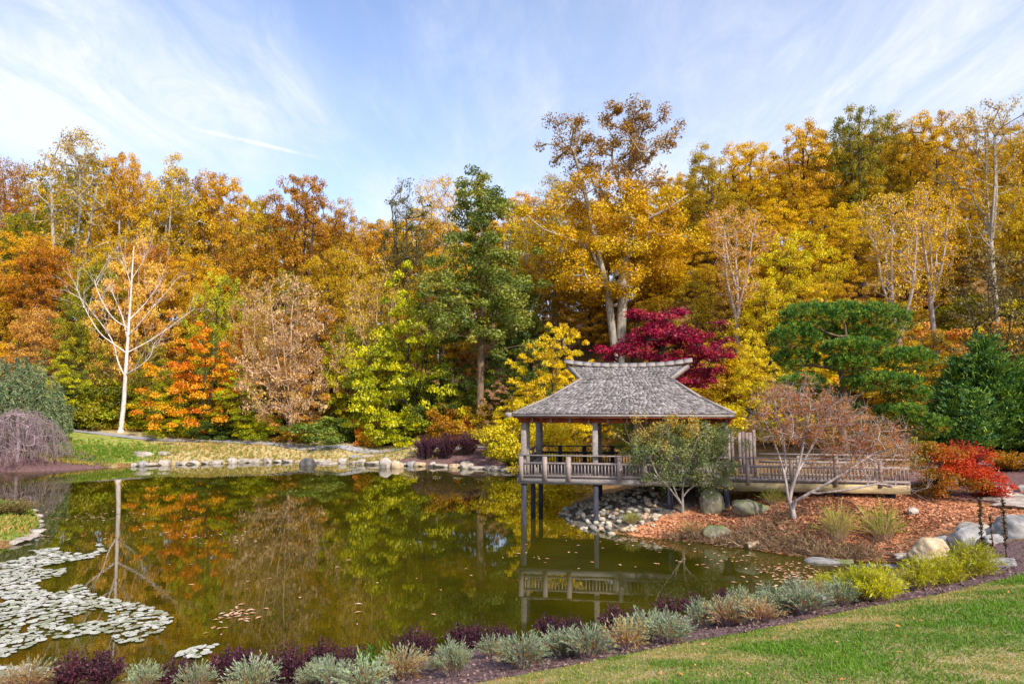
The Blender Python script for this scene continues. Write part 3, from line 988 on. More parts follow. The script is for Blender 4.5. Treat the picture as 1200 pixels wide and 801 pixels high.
# ------------------------------------------------------------------ the wood on the hillside
G_SKY = 'tall trees on the skyline of the wood'
G_MID = 'trees in the middle of the wood'
G_EDGE = 'small trees along the edge of the wood'
FOREST = [
    # the skyline, left to right: px, top, depth, half width, kind, colour, label, bark
    (-45, 200, 84, 46, 'T', 'amber', 'tall orange-brown tree cut off by the left border of the photo, on the skyline', 'grey', G_SKY),
    (8, 186, 82, 42, 'A', 'rust', 'thin-crowned rusty tree on the skyline at the far left, twigs showing against the sky', 'grey', G_SKY),
    (88, 158, 76, 52, 'D', 'olivegold', 'tallest tree at the left, airy olive-gold crown with a long pale grey trunk', 'grey', G_SKY),
    (150, 182, 86, 40, 'T', 'amber', 'amber tree on the skyline just right of the airy olive-gold one', 'grey', G_SKY),
    (205, 180, 84, 46, 'T', 'olivegold', 'broad golden-brown tree on the skyline above the pink-orange crown', 'grey', G_SKY),
    (258, 204, 88, 42, 'T', 'amber', 'orange-gold tree where the left skyline begins to step down', 'brown', G_SKY),
    (308, 224, 84, 38, 'T', 'olivegold', 'bronze and dark-olive tree on the skyline above the yellow-green one', 'dark', G_SKY),
    (355, 207, 82, 44, 'T', 'rust', 'rust-orange tree making the hump left of the dip in the skyline', 'dark', G_SKY),
    (402, 232, 86, 36, 'T', 'amber', 'amber tree sloping down into the dip in the skyline', 'brown', G_SKY),
    (440, 262, 92, 34, 'T', 'amber', 'orange tree low in the dip of the skyline', 'brown', G_SKY),
    (480, 206, 78, 46, 'A', 'darkolive', 'sparse dark-olive tree on the skyline right of the dip', 'dark', G_SKY),
    (522, 208, 84, 38, 'A', 'amber', 'thin amber tree on the skyline just left of the green ash', 'grey', G_SKY),
    (612, 236, 84, 38, 'T', 'gold', 'gold tree showing between the green ash and the tall tulip tree', 'grey', G_SKY),
    (650, 205, 76, 42, 'A', 'olivegold', 'airy bronze-gold tree leaning over the left flank of the tall tulip tree', 'grey', G_SKY),
    (795, 205, 72, 40, 'T', 'gold', 'gold tree filling the notch right of the tall tulip tree', 'dark', G_SKY),
    (826, 168, 66, 40, 'T', 'olivegold', 'bronze-gold tree on the skyline right of the tulip tree notch', 'dark', G_SKY),
    (878, 168, 68, 42, 'T', 'gold', 'blunt pale gold tree on the skyline, left of the tall amber one', 'dark', G_SKY),
    (945, 134, 65, 46, 'T', 'amber', 'tall amber tree where the right skyline rises', 'dark', G_SKY),
    (998, 127, 62, 40, 'T', 'olive', 'greenish-bronze tree on the right skyline next to the tall amber one', 'dark', G_SKY),
    (1045, 132, 66, 40, 'T', 'olivegold', 'olive-gold tree in the middle of the right skyline', 'dark', G_SKY),
    (1095, 132, 62, 42, 'T', 'gold', 'clear golden tree on the right skyline', 'dark', G_SKY),
    (1146, 120, 50, 44, 'D', 'amber', 'tallest tree at the right, thin orange-brown crown over a long grey trunk', 'grey', G_SKY),
    (1196, 136, 62, 44, 'T', 'gold', 'golden tree on the skyline at the right border', 'dark', G_SKY),
    (1250, 140, 60, 44, 'T', 'amber', 'amber tree cut off by the right border of the photo', 'dark', G_SKY),
    # the middle of the wood
    (-30, 290, 72, 50, 'T', 'rust', 'rusty tree half outside the left border', 'brown', G_MID),
    (32, 272, 72, 46, 'T', 'amber', 'orange-gold tree below the thin rusty crown at the far left', 'brown', G_MID),
    (118, 280, 74, 44, 'T', 'olivegold', 'golden-olive tree behind the long grey trunk', 'grey', G_MID),
    (165, 282, 67, 46, 'B', 'peach', 'pale pink-orange crown behind the top of the white-barked tree', 'tan', G_MID),
    (222, 300, 73, 42, 'T', 'amber', 'brown-gold tree right of the white-barked tree, below the skyline', 'dark', G_MID),
    (258, 318, 67, 27, 'B', 'yellowgreen', 'bright yellow-green tree standing out among the brown ones', 'dark', G_MID),
    (300, 262, 77, 42, 'T', 'rust', 'dark rust tree above the pinkish-tan tree', 'dark', G_MID),
    (392, 292, 72, 40, 'T', 'amber', 'amber tree right above the pinkish-tan tree', 'dark', G_MID),
    (300, 318, 63, 34, 'W', 'palegold', 'pale yellow wispy tree at the left shoulder of the pinkish-tan tree', 'tan', G_MID),
    (345, 316, 58, 60, 'W', 'pinktan', 'pinkish-tan half-bare tree with a leaning brown trunk at the pond path', 'tan', None),
    (440, 298, 62, 46, 'W', 'palegold', 'pale yellow feathery crown right of the pinkish-tan tree', 'tan', G_MID),
    (480, 318, 58, 62, 'L', 'yellowgreen', 'big yellow-green tree with tiered branches reaching down to the path', 'dark', None),
    (520, 290, 68, 40, 'T', 'olivegold', 'bronze tree left behind the green ash', 'dark', G_MID),
    (612, 318, 60, 36, 'B', 'deepgreen', 'dark green tree at the right shoulder of the green ash', 'dark', G_MID),
    (652, 285, 66, 46, 'T', 'gold', 'gold tree left of the two pale trunks of the tulip tree', 'grey', G_MID),
    (648, 378, 51, 44, 'L', 'yellow', 'lemon-yellow tiered tree rising over the left end of the pavilion roof', 'dark', None),
    (690, 335, 63, 38, 'T', 'gold', 'gold tree directly left of the forked tulip trunk', 'dark', G_MID),
    (775, 290, 60, 48, 'T', 'gold', 'dense gold tree right of the tulip tree trunk', 'dark', G_MID),
    (815, 320, 54, 40, 'B', 'olivegold', 'olive-gold tree above the crimson maple', 'dark', G_MID),
    (862, 240, 50, 42, 'D', 'peach', 'pinkish-tan wispy tree with a thin pale trunk right of the crimson maple', 'pale', None),
    (930, 270, 52, 46, 'B', 'yellow', 'bright yellow tree above the clipped pine', 'dark', G_MID),
    (900, 230, 60, 44, 'T', 'gold', 'gold tree between the wispy pinkish one and the bright yellow one', 'dark', G_MID),
    (985, 240, 58, 46, 'T', 'gold', 'gold tree with dark crooked limbs above the clipped pine', 'dark', G_MID),
    (1046, 228, 45, 46, 'D', 'palegold', 'half-bare pale tree with forked limbs behind the clipped pine', 'pale', G_MID),
    (1086, 215, 46, 40, 'D', 'gold', 'half-bare pale gold tree with a pale trunk right of the clipped pine', 'pale', G_MID),
    (1108, 250, 58, 42, 'T', 'gold', 'gold tree right of the half-bare pale trees', 'dark', G_MID),
    (1185, 225, 54, 46, 'T', 'gold', 'gold tree above the grey-olive tree at the right', 'dark', G_MID),
    (1235, 250, 52, 46, 'T', 'amber', 'amber tree half outside the right border', 'dark', G_MID),
    (1160, 284, 43, 66, 'W', 'greyolive', 'drooping grey-olive tree above the dark conifer at the right', 'dark', None),
    (1230, 300, 41, 60, 'W', 'greyolive', 'second drooping grey-olive tree, at the right border', 'dark', None),
    (900, 325, 48, 46, 'B', 'yellow', 'bright yellow tree left behind the clipped pine', 'dark', G_MID),
    (965, 320, 47, 44, 'B', 'gold', 'deep gold tree directly behind the clipped pine', 'dark', G_MID),
    (1035, 350, 46, 44, 'B', 'gold', 'gold tree right behind the clipped pine', 'dark', G_MID),
    (1095, 385, 44, 32, 'B', 'olivegold', 'olive-gold tree between the clipped pine and the dark conifer', 'dark', G_MID),
    (885, 392, 40, 38, 'L', 'yellow', 'lemon-yellow tiered tree at the right end of the pavilion roof', 'dark', None),
    # the edge of the wood
    (-20, 390, 64, 50, 'B', 'amber', 'orange-gold tree behind the weeping conifer, at the left border', 'brown', G_EDGE),
    (45, 360, 66, 42, 'B', 'peach', 'orange and green tree above the weeping conifer', 'brown', G_EDGE),
    (92, 352, 65, 36, 'B', 'olive', 'olive-green tree left of the white-barked tree', 'dark', G_EDGE),
    (78, 416, 61, 34, 'L', 'yellowgreen', 'low yellow-green tree right of the weeping conifer', 'dark', G_EDGE),
    (118, 400, 63.5, 30, 'W', 'olive', 'thin yellowish tree left behind the white trunk', 'dark', G_EDGE),
    (180, 395, 63, 34, 'B', 'olive', 'olive tree right behind the white trunk', 'dark', G_EDGE),
    (198, 446, 61.5, 32, 'L', 'yellowgreen', 'low yellow-green tree between the white trunk and the orange maple', 'dark', G_EDGE),
    (240, 386, 60, 56, 'L', 'orange', 'orange maple with tiered branches right of the white-barked tree', 'dark', None),
    (283, 378, 63.5, 22, 'B', 'orange', 'narrow red-orange tree behind the right shoulder of the orange maple', 'dark', None),
    (285, 432, 59.5, 38, 'L', 'yellowgreen', 'green and yellow tree at the right foot of the orange maple', 'dark', G_EDGE),
    (345, 415, 59.8, 52, 'L', 'peach', 'low orange-gold tree at the foot of the pinkish-tan tree', 'tan', G_EDGE),
    (408, 380, 62, 38, 'B', 'yellowgreen', 'yellow-green tree left of the big tiered one', 'dark', G_EDGE),
    (455, 398, 58.5, 46, 'L', 'yellowgreen', 'low yellow-green tree in front of the big tiered one', 'dark', G_EDGE),
    (520, 405, 58.5, 48, 'L', 'deepgreen', 'low dark green tree left of the green ash trunk', 'dark', G_EDGE),
    (595, 400, 58.5, 38, 'L', 'deepgreen', 'low dark green tree right of the green ash trunk', 'dark', G_EDGE),
    (585, 448, 56.5, 30, 'L', 'pinktan', 'small tan-orange tree right of the green ash trunk', 'dark', G_EDGE),
    (615, 440, 53, 34, 'L', 'yellow', 'yellow tree left of the pavilion eave', 'dark', G_EDGE),
    (690, 430, 50, 40, 'L', 'yellow', 'yellow tree behind the pavilion roof', 'dark', G_EDGE),
    (770, 420, 48, 44, 'B', 'gold', 'gold tree behind the crimson maple', 'dark', G_EDGE),
    (845, 400, 47, 40, 'B', 'gold', 'gold tree right behind the crimson maple', 'dark', G_EDGE),
    (940, 420, 41, 34, 'L', 'yellow', 'yellow tree low behind the clipped pine', 'dark', G_EDGE),
]
for (px, top, Y, hw, kind, mat, label, bark, grp) in FOREST:
    wood_tree(px, top, Y, hw, kind, mat, label, bark, grp)

for i, px in enumerate((772, 798, 824, 848, 872)):
    wood_tree(px, 262 + 7 * (i % 2), 70 - 2 * (i % 2), 40, 'B', ('gold', 'olivegold', 'gold', 'yellow', 'olivegold')[i], 'rounded tree filling the wood between the tulip tree and the wispy pinkish-tan tree', 'dark', 'rounded trees right of the tulip tree')

# bushes along the path at the foot of the wood
BUSH = [
    (105, 470, 62.6, 26, 'yellowgreen', 'yellow-green bush left of the white trunk'), (172, 468, 62.6, 26, 'yellow', 'yellow bush right beside the white trunk'),
    (212, 484, 60.2, 26, 'yellowgreen', 'yellow-green bush below the orange maple'), (262, 488, 59.5, 30, 'deepgreen', 'green bush under the right side of the orange maple'),
    (308, 482, 59.2, 22, 'yellowgreen', 'yellow-green bush left of the leaning brown trunk'), (385, 487, 58, 40, 'green', 'broad mid-green bush right of the leaning brown trunk'),
    (432, 486, 57.4, 17, 'orange', 'small orange bush at the path edge'), (445, 470, 57.8, 30, 'yellowgreen', 'yellow-green bush behind the small orange one'),
    (478, 482, 57, 34, 'yellowgreen', 'low olive bush left of the purple hedge'), (520, 474, 56.6, 24, 'rust', 'rust-brown bush behind the purple hedge'),
    (545, 488, 56, 14, 'orange', 'small orange bush above the purple hedge'), (600, 486, 49, 34, 'yellow', 'yellow bush left behind the pavilion'),
    (655, 490, 45, 40, 'yellow', 'yellow bush seen through the pavilion'), (700, 506, 43, 26, 'peach', 'low pink-orange bush seen through the pavilion'),
    (830, 470, 40, 46, 'yellow', 'yellow bush behind the right end of the pavilion'), (745, 485, 42, 36, 'olive', 'olive bush behind the dark forked trunk'),
    (900, 492, 36, 34, 'yellow', 'yellow bush behind the boardwalk'), (945, 490, 35, 34, 'olivegold', 'olive-gold bush behind the boardwalk'),
    (1000, 505, 34, 30, 'rust', 'brownish bush behind the boardwalk, under the clipped pine'),
    (1072, 512, 32, 24, 'olive', 'olive bush between the pine and the scarlet maple'),
    (60, 462, 63, 34, 'olive', 'olive bush above the weeping conifer'), (128, 488, 62.4, 18, 'olivegold', 'small bronze bush at the foot of the white trunk'),
    (565, 470, 56.2, 26, 'olivegold', 'bronze bush at the foot of the green ash'), (345, 492, 58.7, 22, 'olivegold', 'bronze bush at the foot of the leaning brown trunk'),
]
for (px, top, Y, hw, mat, label) in BUSH:
    wood_tree(px, top, Y, hw, 'S', mat, label, 'dark', 'bushes along the foot of the wood', 'bush', 'bush')
for i, px in enumerate(range(90, 620, 24)):      # the thicket that closes the gaps under the trees
    wood_tree(px + TR.uniform(-8, 8), 448 + TR.uniform(-14, 20), 62 + TR.uniform(0, 4), 34, 'S', ('deepgreen', 'olive', 'yellowgreen')[i % 3],
              'dim leafy thicket bush under the trees behind the pond path', 'dark', 'thicket under the trees behind the path', 'bush', 'bush')

for i in range(64):
    px = TR.uniform(740, 1230)
    Y = TR.uniform(41, 60)
    x = (px - 600) / FPX * Y
    if px < 905 and Y < 44:
        continue
    H = TR.uniform(1.6, 3.4)
    k = ('gold', 'olivegold', 'yellow', 'olive', 'peach', 'amber')[i % 6]
    place_tree('bush', LOW[i % 3], x, Y, 'undergrowth bush on the slope behind the clipped pine and the conifer', k, 'dark', 'undergrowth bushes on the slope at the right', (H / 2.6 * TR.uniform(0.9, 1.3), H / 2.6, H / 3.2), TR.uniform(0, 6.28), 'bush', None)

# further trees between those named above, in rows up the slope
SKYX = [-80, 0, 60, 110, 200, 250, 300, 350, 400, 440, 470, 560, 640, 700, 760, 800, 880, 945, 1000, 1060, 1140, 1200, 1300]
SKYY = [200, 192, 172, 172, 190, 210, 226, 210, 230, 262, 215, 215, 205, 200, 205, 180, 170, 140, 132, 138, 128, 140, 145]
for Y, step in ((70, 62), (78, 58), (92, 48), (104, 40)):
    px = -90 + TR.uniform(0, 30)
    while px < 1290:
        right = px > 700
        YY = Y * (0.82 if right else 1.0)
        drop = {70: 120, 78: 75, 92: 36, 104: 22}[Y] + TR.uniform(-8, 26)
        top = float(np.interp(px, SKYX, SKYY)) + drop
        mats = ('gold', 'gold', 'olivegold', 'amber') if right else ('amber', 'gold', 'olivegold', 'gold', 'olive', 'rust')
        mat = mats[TR.randrange(len(mats))]
        name = {'gold': 'golden', 'olivegold': 'bronze-gold', 'amber': 'amber', 'rust': 'rust-brown', 'olive': 'olive-green'}[mat]
        side = 'right' if right else 'left'
        wood_tree(px, top, YY, TR.uniform(34, 46), 'T', mat, f'{name} tree partly hidden among others deep in the wood, {side} half of the hillside', TR.choice(('dark', 'dark', 'grey')),
                  f'{name} trees deep in the {side} half of the wood')
        px += step * TR.uniform(0.8, 1.25)


# ------------------------------------------------------------------ single trees with a shape of their own
def local(px, py, Y, base, dy=0.0):
    return P(px, py, Y) + np.array((0, dy, 0)) - base


def ground_at(px, Y):
    p = P(px, 472, Y)
    return np.array((p[0], Y, gz(p[0], Y)))


# the tall tulip tree: two pale trunks, golden below and bronze against the sky
def tulip():
    Y = 58
    b = ground_at(722, Y)
    L = lambda px, py, dy=0: local(px, py, Y, b, dy)
    base = np.zeros(3)
    seeds = [np.array([base, L(727, 420), L(729, 360), L(733, 300), L(737, 240, 0.5), L(740, 190, 0.5), L(748, 150, 0.8)]),
             np.array([L(725, 440), L(719, 400), L(712, 350, -0.6), L(700, 300, -1), L(688, 250, -1.5), L(676, 205, -1.5)]),
             np.array([L(734, 290), L(752, 262, -1), L(780, 250, -2), L(800, 236, -2)]),
             np.array([L(737, 240), L(722, 200, 1), L(718, 160, 1.4)]),
             np.array([L(704, 312), L(682, 292, -2), L(660, 285, -2)]),
             np.array([L(740, 195), L(760, 175, -1), L(780, 160, -1)])]
    rng = np.random.default_rng(77)
    C = []
    # airy clusters against the sky, denser gold ones below
    for (px, py, w, h, n, dep) in ((720, 135, 14, 14, 8, 2), (752, 140, 26, 20, 22, 3), (672, 165, 26, 22, 16, 3), (700, 180, 24, 18, 14, 3), (745, 180, 30, 22, 24, 3), (783, 168, 14, 10, 5, 2), (655, 183, 14, 8, 4, 2),
                                 (720, 215, 50, 22, 34, 4), (690, 250, 50, 26, 34, 4), (755, 245, 45, 28, 30, 4), (720, 290, 60, 28, 44, 4.5), (670, 295, 34, 24, 18, 4), (780, 285, 34, 24, 18, 4), (700, 335, 50, 20, 20, 4), (760, 330, 40, 20, 16, 4)):
        for _ in range(n):
            C.append(L(px + rng.normal() * w * 0.55, py + rng.normal() * h * 0.55, rng.normal() * dep * 0.6))
    C = np.array(C)
    segs, _ = skeleton(rng, seeds, C, 0.52, tip_r=0.022, seg=1.1, wig=0.12, zmin=8)
    tw = []
    for c in C:
        for _ in range(5):
            d = rng.normal(size=3); d[2] += 0.6
            d /= np.linalg.norm(d)
            tw.append((*c, *(c + d * rng.uniform(0.5, 1.3)), 0.016, 0.006))
    segs = np.vstack((segs, tw))
    top = C[:, 2] > L(720, 222)[2]
    e = empty('tulip_tree', b, 'tallest tree, behind the pavilion, two pale trunks, gold crown with a bronze airy top', 'tree')
    link('trunk', wood_mesh('trunk', segs), BARK['grey'], e)
    v, f, t = leaf_cloud(rng, C[~top], 265, 1.0, 0.7, 0.21, ctint=0.7)
    link('crown', mesh_np('crown', v, [f], t), LEAF['gold'], e)
    v, f, t = leaf_cloud(rng, C[top], 115, 0.7, 0.85, 0.20)
    link('crown', mesh_np('crown', v, [f], t), LEAF['brown'], e, label='bronze-brown airy top of the crown')


tulip()


def white_tree():
    Y = 60.7
    b = ground_at(143, Y)
    L = lambda px, py, dy=0: local(px, py, Y, b, dy)
    rng = np.random.default_rng(31)
    main = np.array([(0, 0, 0), L(145.5, 470), L(147, 440), L(149, 410), L(151, 380), L(153.5, 345), L(155, 315), L(157, 288)])
    limbs = [
        [L(145.5, 439), L(136, 425, 0.3), L(131, 403, 0.4), L(122, 388, 0.5), L(100, 362, 0.8), L(88, 348, 1), L(66, 337, 1)],
        [L(147.5, 413), L(138, 404, -0.5), L(124, 393, -0.8), L(112, 372, -1), L(104, 352, -1.2), L(98, 338, -1)],
        [L(149, 396), L(138, 370, 0.8), L(128, 350, 1), L(120, 334, 1.2)],
        [L(150, 384), L(140, 376, -1), L(128, 352, -1.4), L(122, 330, -1.5)],
        [L(149, 413), L(165, 402, 0.6), L(183, 390, 0.8), L(205, 372, 1), L(222, 360, 1)],
        [L(150, 394), L(168, 382, -0.8), L(184, 364, -1), L(200, 346, -1)],
        [L(152, 374), L(163, 358, 0.6), L(172, 345, 0.8), L(182, 330, 0.8)],
        [L(147.5, 439), L(160, 434, -0.6), L(172, 428, -0.8), L(184, 418, -1), L(187, 404, -1)],
        [L(154, 336), L(146, 318, 0.4), L(143, 308, 0.4)], [L(155, 326), L(163, 310, 0.3), L(168, 300, 0.3)]]
    segs = []

    def chain(pl, r0, r1):
        p = chaikin(np.array(pl), 2, False)
        r = np.linspace(r0, r1, len(p))
        for i in range(len(p) - 1):
            segs.append((*p[i], *p[i + 1], r[i], r[i + 1]))
        return p
    segs.append((0, 0, -0.35, 0, 0, 0.2, 0.36, 0.26))
    chain(main, 0.22, 0.03)
    for i, l in enumerate(limbs):
        p = chain(l, 0.072 if i < 8 else 0.04, 0.016)
        for _ in range(12):
            k = rng.integers(len(p) // 3, len(p))
            d = (p[min(k + 1, len(p) - 1)] - p[max(k - 2, 0)])
            d = d / (np.linalg.norm(d) + 1e-6) + rng.normal(size=3) * 0.5 + np.array((0, 0, 0.35))
            q = p[k] + d * rng.uniform(0.6, 1.3)
            segs.append((*p[k], *q, 0.02, 0.008))
            for _ in range(2):
                q2 = q + (d + rng.normal(size=3) * 0.6) * rng.uniform(0.3, 0.7)
                segs.append((*q, *q2, 0.012, 0.006))
    e = empty('white_barked_tree', b, 'bare white-barked tree with upswept branches beside the path across the pond', 'tree')
    link('trunk', wood_mesh('trunk', segs, 0.02), BARK['white'], e)


white_tree()


def green_ash():
    Y = 56
    b = ground_at(562, Y)
    L = lambda px, py, dy=0: local(px, py, Y, b, dy)
    rng = np.random.default_rng(41)
    seeds = [np.array([(0, 0, 0), L(563, 450), L(564, 400), L(566, 350), L(567, 300), L(568, 250)]),
             np.array([L(563, 392), L(548, 368, -1), L(530, 350, -1.5)]), np.array([L(564, 385), L(585, 360, 1), L(600, 350, 1)])]
    C = []
    for (px, py, w, h, n, dep) in ((566, 235, 30, 20, 40, 2.4), (560, 262, 26, 16, 16, 2.2), (555, 300, 34, 20, 44, 3), (585, 320, 30, 20, 26, 3), (530, 335, 26, 20, 26, 3), (560, 350, 48, 18, 50, 3.4), (528, 375, 30, 14, 24, 3), (590, 372, 30, 16, 24, 3), (548, 395, 40, 10, 20, 3)):
        for _ in range(n):
            C.append(L(px + rng.normal() * w * 0.62, py + rng.normal() * h * 0.7, rng.normal() * dep * 0.7))
    C = np.array(C)
    segs, _ = skeleton(rng, seeds, C, 0.3, tip_r=0.018, seg=0.9, zmin=6)
    e = empty('ash_tree', b, 'tall dark green tree with a straight bare trunk behind the purple hedge', 'tree')
    link('trunk', wood_mesh('trunk', segs), BARK['brown'], e)
    v, f, t = leaf_cloud(rng, C, 150, 0.8, 0.6, 0.22, ctint=0.7)
    link('crown', mesh_np('crown', v, [f], t), LEAF['green'], e)


green_ash()


def crimson_maple():
    Y = 37.5
    b = ground_at(742, Y)
    L = lambda px, py, dy=0: local(px, py, Y, b, dy)
    rng = np.random.default_rng(51)
    seeds = [np.array([(0, 0, 0), L(743, 520), L(746, 490), L(752, 460), L(765, 430), L(782, 400)]),
             np.array([L(742, 528), L(730, 500, -0.5), L(722, 470, -0.8), L(716, 440, -1), L(722, 418, -1)]),
             np.array([L(743, 525), L(757, 495, 0.6), L(775, 470, 0.8), L(800, 445, 0.8), L(825, 420, 0.8)]),
             np.array([L(744, 515), L(736, 470, 0.8), L(745, 420, 1), L(748, 385, 1)]),
             np.array([L(744, 522), L(772, 500, -0.7), L(800, 478, -0.8)])]
    C = []
    for (px, py, w, h, n) in ((780, 372, 22, 9, 16), (790, 392, 46, 11, 40), (760, 402, 30, 10, 24), (815, 405, 30, 12, 26), (800, 420, 30, 8, 16), (745, 367, 18, 6, 10), (716, 410, 18, 8, 16), (745, 414, 20, 6, 10), (828, 436, 20, 14, 26), (810, 446, 18, 8, 10), (838, 416, 14, 8, 8), (682, 440, 10, 6, 5), (765, 385, 20, 8, 12)):
        for _ in range(n):
            C.append(L(775 + (px - 775) * 0.92 + rng.normal() * w * 0.42, py + rng.normal() * h * 0.5, rng.normal() * 1.3))
    C = np.array(C)
    segs, _ = skeleton(rng, seeds, C, 0.2, tip_r=0.012, seg=0.6, zmin=2)
    e = empty('crimson_maple', b, 'crimson maple behind the pavilion roof, dark forked trunks seen under the eaves', 'tree')
    link('trunk', wood_mesh('trunk', segs), BARK['dark'], e)
    v, f, t = leaf_cloud(rng, C, 100, 0.5, 0.4, 0.14, up=0.6, slope=0.15, ctint=0.65)
    link('crown', mesh_np('crown', v, [f], t), LEAF['crimson'], e)


crimson_maple()


def needle_tufts(rng, P0, D0, n, L, wid, spread, t0=0.3, t1=1.0):
    """bundles of n needles at points P0 along directions D0"""
    k = len(P0)
    p = np.repeat(P0, n, 0)
    d = np.repeat(D0, n, 0) + rng.normal(size=(k * n, 3)) * spread
    d /= np.linalg.norm(d, axis=1)[:, None]
    s = np.cross(d, rng.normal(size=(k * n, 3)))
    s /= np.linalg.norm(s, axis=1)[:, None] + 1e-9
    l = (L * rng.uniform(0.7, 1.25, k * n))[:, None]
    v = np.stack((p - s * wid * 0.4, p + s * wid * 0.4, p + d * l + s * wid * 0.5, p + d * l - s * wid * 0.5), 1)
    t = np.clip(np.repeat(rng.uniform(t0, t1, k), n) + rng.normal(size=k * n) * 0.08, 0, 1)
    return v.reshape(-1, 3), np.arange(4 * k * n).reshape(-1, 4), np.repeat(t, 4)


def cloud_pine():
    Y = 30.5
    b = ground_at(988, Y)
    L = lambda px, py, dy=0: local(px, py, Y, b, dy)
    rng = np.random.default_rng(61)
    pads = [(956, 371, 40, 18, 0.4), (932, 396, 28, 20, 0), (1031, 375, 38, 22, 0.3), (987, 411, 34, 13, -1.0), (983, 428, 24, 10, -1.2), (1056, 423, 34, 16, -0.4), (1022, 396, 34, 16, 0.6), (940, 420, 26, 15, 0.5),
            (1022, 449, 44, 12, -0.8), (1064, 462, 26, 14, 0.1), (1048, 483, 30, 10, -0.5), (1076, 498, 28, 13, -0.6), (938, 447, 24, 8, -0.4), (972, 388, 30, 16, 1.3), (1000, 362, 26, 12, 0.9), (1012, 425, 30, 14, 1.2),
            (975, 462, 30, 10, 1.0), (1000, 480, 30, 10, 0.9), (1030, 503, 30, 10, 0.3)]
    V, F, T, n = [], [], [], 0
    targets = []
    k = Y / FPX
    for (px, py, rx, ry, dy) in pads:
        c = L(px, py, dy)
        targets.append(c - np.array((0, 0, ry * k * 0.5)))
        a, h = rx * k * 0.97, ry * k * 0.86
        m = int(215 * a * a * 1.25) + 140
        u = rng.normal(size=(m, 3))
        u[:, 2] = np.where(rng.random(m) < 0.72, np.abs(u[:, 2]), -np.abs(u[:, 2]) * 0.7)
        u /= np.linalg.norm(u, axis=1)[:, None]
        bump = 1 + 0.2 * np.sin(u[:, 0] * 8 + px) * np.sin(u[:, 1] * 7 + py) * np.cos(u[:, 2] * 3) + 0.08 * rng.normal(size=m)
        p = c + u * np.array((a, a * 0.8, h)) * (bump * 0.9)[:, None]
        nr = u / np.array((a, a * 0.8, h))
        nr /= np.linalg.norm(nr, axis=1)[:, None]
        d = nr * 0.6 + np.array((0, 0, 0.75))
        v, f, t = needle_tufts(rng, p, d, 14, 0.16, 0.019, 0.6, 0.30, 0.98)
        low = np.repeat(u[:, 2] < -0.05, 14 * 4)          # old needles turn orange on the underside twigs
        t = np.where(low & (np.repeat(rng.random(m), 56) < 0.28), t * 0.2, t)
        V.append(v); F.append(f + n); T.append(t); n += len(v)
    seeds = [np.array([(0, 0, 0), L(990, 520), L(984, 490), L(990, 460), L(984, 430), L(992, 400), L(990, 380)]), np.array([L(988, 475), L(1010, 460), L(1035, 445), L(1050, 435)])]
    segs, _ = skeleton(rng, seeds, np.array(targets), 0.17, tip_r=0.02, seg=0.5, wig=0.15, zmin=0.8)
    for c in targets:
        for _ in range(12):
            d = rng.normal(size=3) * (1, 1, 0.25)
            segs = np.vstack((segs, [(*c, *(c + d * 0.6), 0.014, 0.006)]))
    e = empty('cloud_pine', b, 'clipped pine with cloud-like green needle pads behind the boardwalk', 'tree')
    link('trunk', wood_mesh('trunk', segs), BARK['brown'], e)
    link('crown', mesh_np('crown', np.concatenate(V), [np.concatenate(F)], np.concatenate(T)), LEAF['needle'], e)


cloud_pine()


def conifer(px, top, Y, hw, seed, label):
    b = ground_at(px, Y)
    H = P(px, top, Y)[2] - b[2]
    Rr = hw * Y / FPX
    rng = np.random.default_rng(seed)
    C, D = [], []
    lobes = [(0.0, 0.0, H, Rr * 0.62)]
    for q in range(22):
        a, d_ = rng.uniform(0, 6.283), Rr * rng.uniform(0.3, 0.86)
        lobes.append((d_ * math.cos(a), d_ * math.sin(a), H * (1 - 0.62 * (d_ / Rr) ** 1.5) * rng.uniform(0.78, 1.0), Rr * rng.uniform(0.26, 0.4)))
    for (lx, ly, lh, lr) in lobes:
        for _ in range(int(420 * lr / Rr * lh / H) + 20):
            t = rng.random() ** 1.1
            a = rng.uniform(0, 6.283)
            r = lr * ((1 - t) ** 0.7 * min(1, 0.5 + 2.5 * t)) * (0.85 + 0.2 * rng.normal()) * rng.random() ** 0.3
            C.append((lx + r * math.cos(a), ly + r * math.sin(a), lh * (0.04 + 0.96 * t) - 0.08 * r))
            D.append((math.cos(a), math.sin(a), 0.35 + 0.5 * t))
    C, D = np.array(C), np.array(D)
    # each spray: a flat fan of short twigs clothed in needles, tips drooping
    m = 26
    p = np.repeat(C, m, 0)
    d = np.repeat(D, m, 0)
    s = np.cross(d, (0, 0, 1.0))
    along = rng.uniform(-0.25, 0.5, len(p))
    side = rng.normal(size=len(p)) * 0.16
    p = p + d * along[:, None] + s * side[:, None]
    p[:, 2] += rng.normal(size=len(p)) * 0.05 - along * along * 0.35
    v, f, t = needle_tufts(rng, p, d + np.array((0, 0, 0.15)), 1, 0.2, 0.05, 0.45, 0.0, 1.0)
    ct = np.repeat(rng.random(len(C)), m * 4)
    t = np.clip(t * 0.45 + ct * 0.55 + (np.repeat(along, 4) > 0.3) * 0.12, 0, 1)
    seeds = [np.array([(0, 0, 0), (0.05, 0, H * 0.5), (0, 0.05, H * 0.95)])]
    segs, _ = skeleton(rng, seeds, C[::12], 0.2, tip_r=0.015, seg=0.6, zmin=0.2)
    e = empty('conifer', b, label, 'tree', None)
    link('trunk', wood_mesh('trunk', segs), BARK['dark'], e)
    link('crown', mesh_np('crown', v, [f], t), LEAF['conifer'], e)


conifer(1160, 398, 35, 64, 71, 'dark green bushy conifer behind the magenta shrub, at the right')
conifer(1262, 420, 34, 66, 72, 'dark green bushy conifer mostly outside the right border')


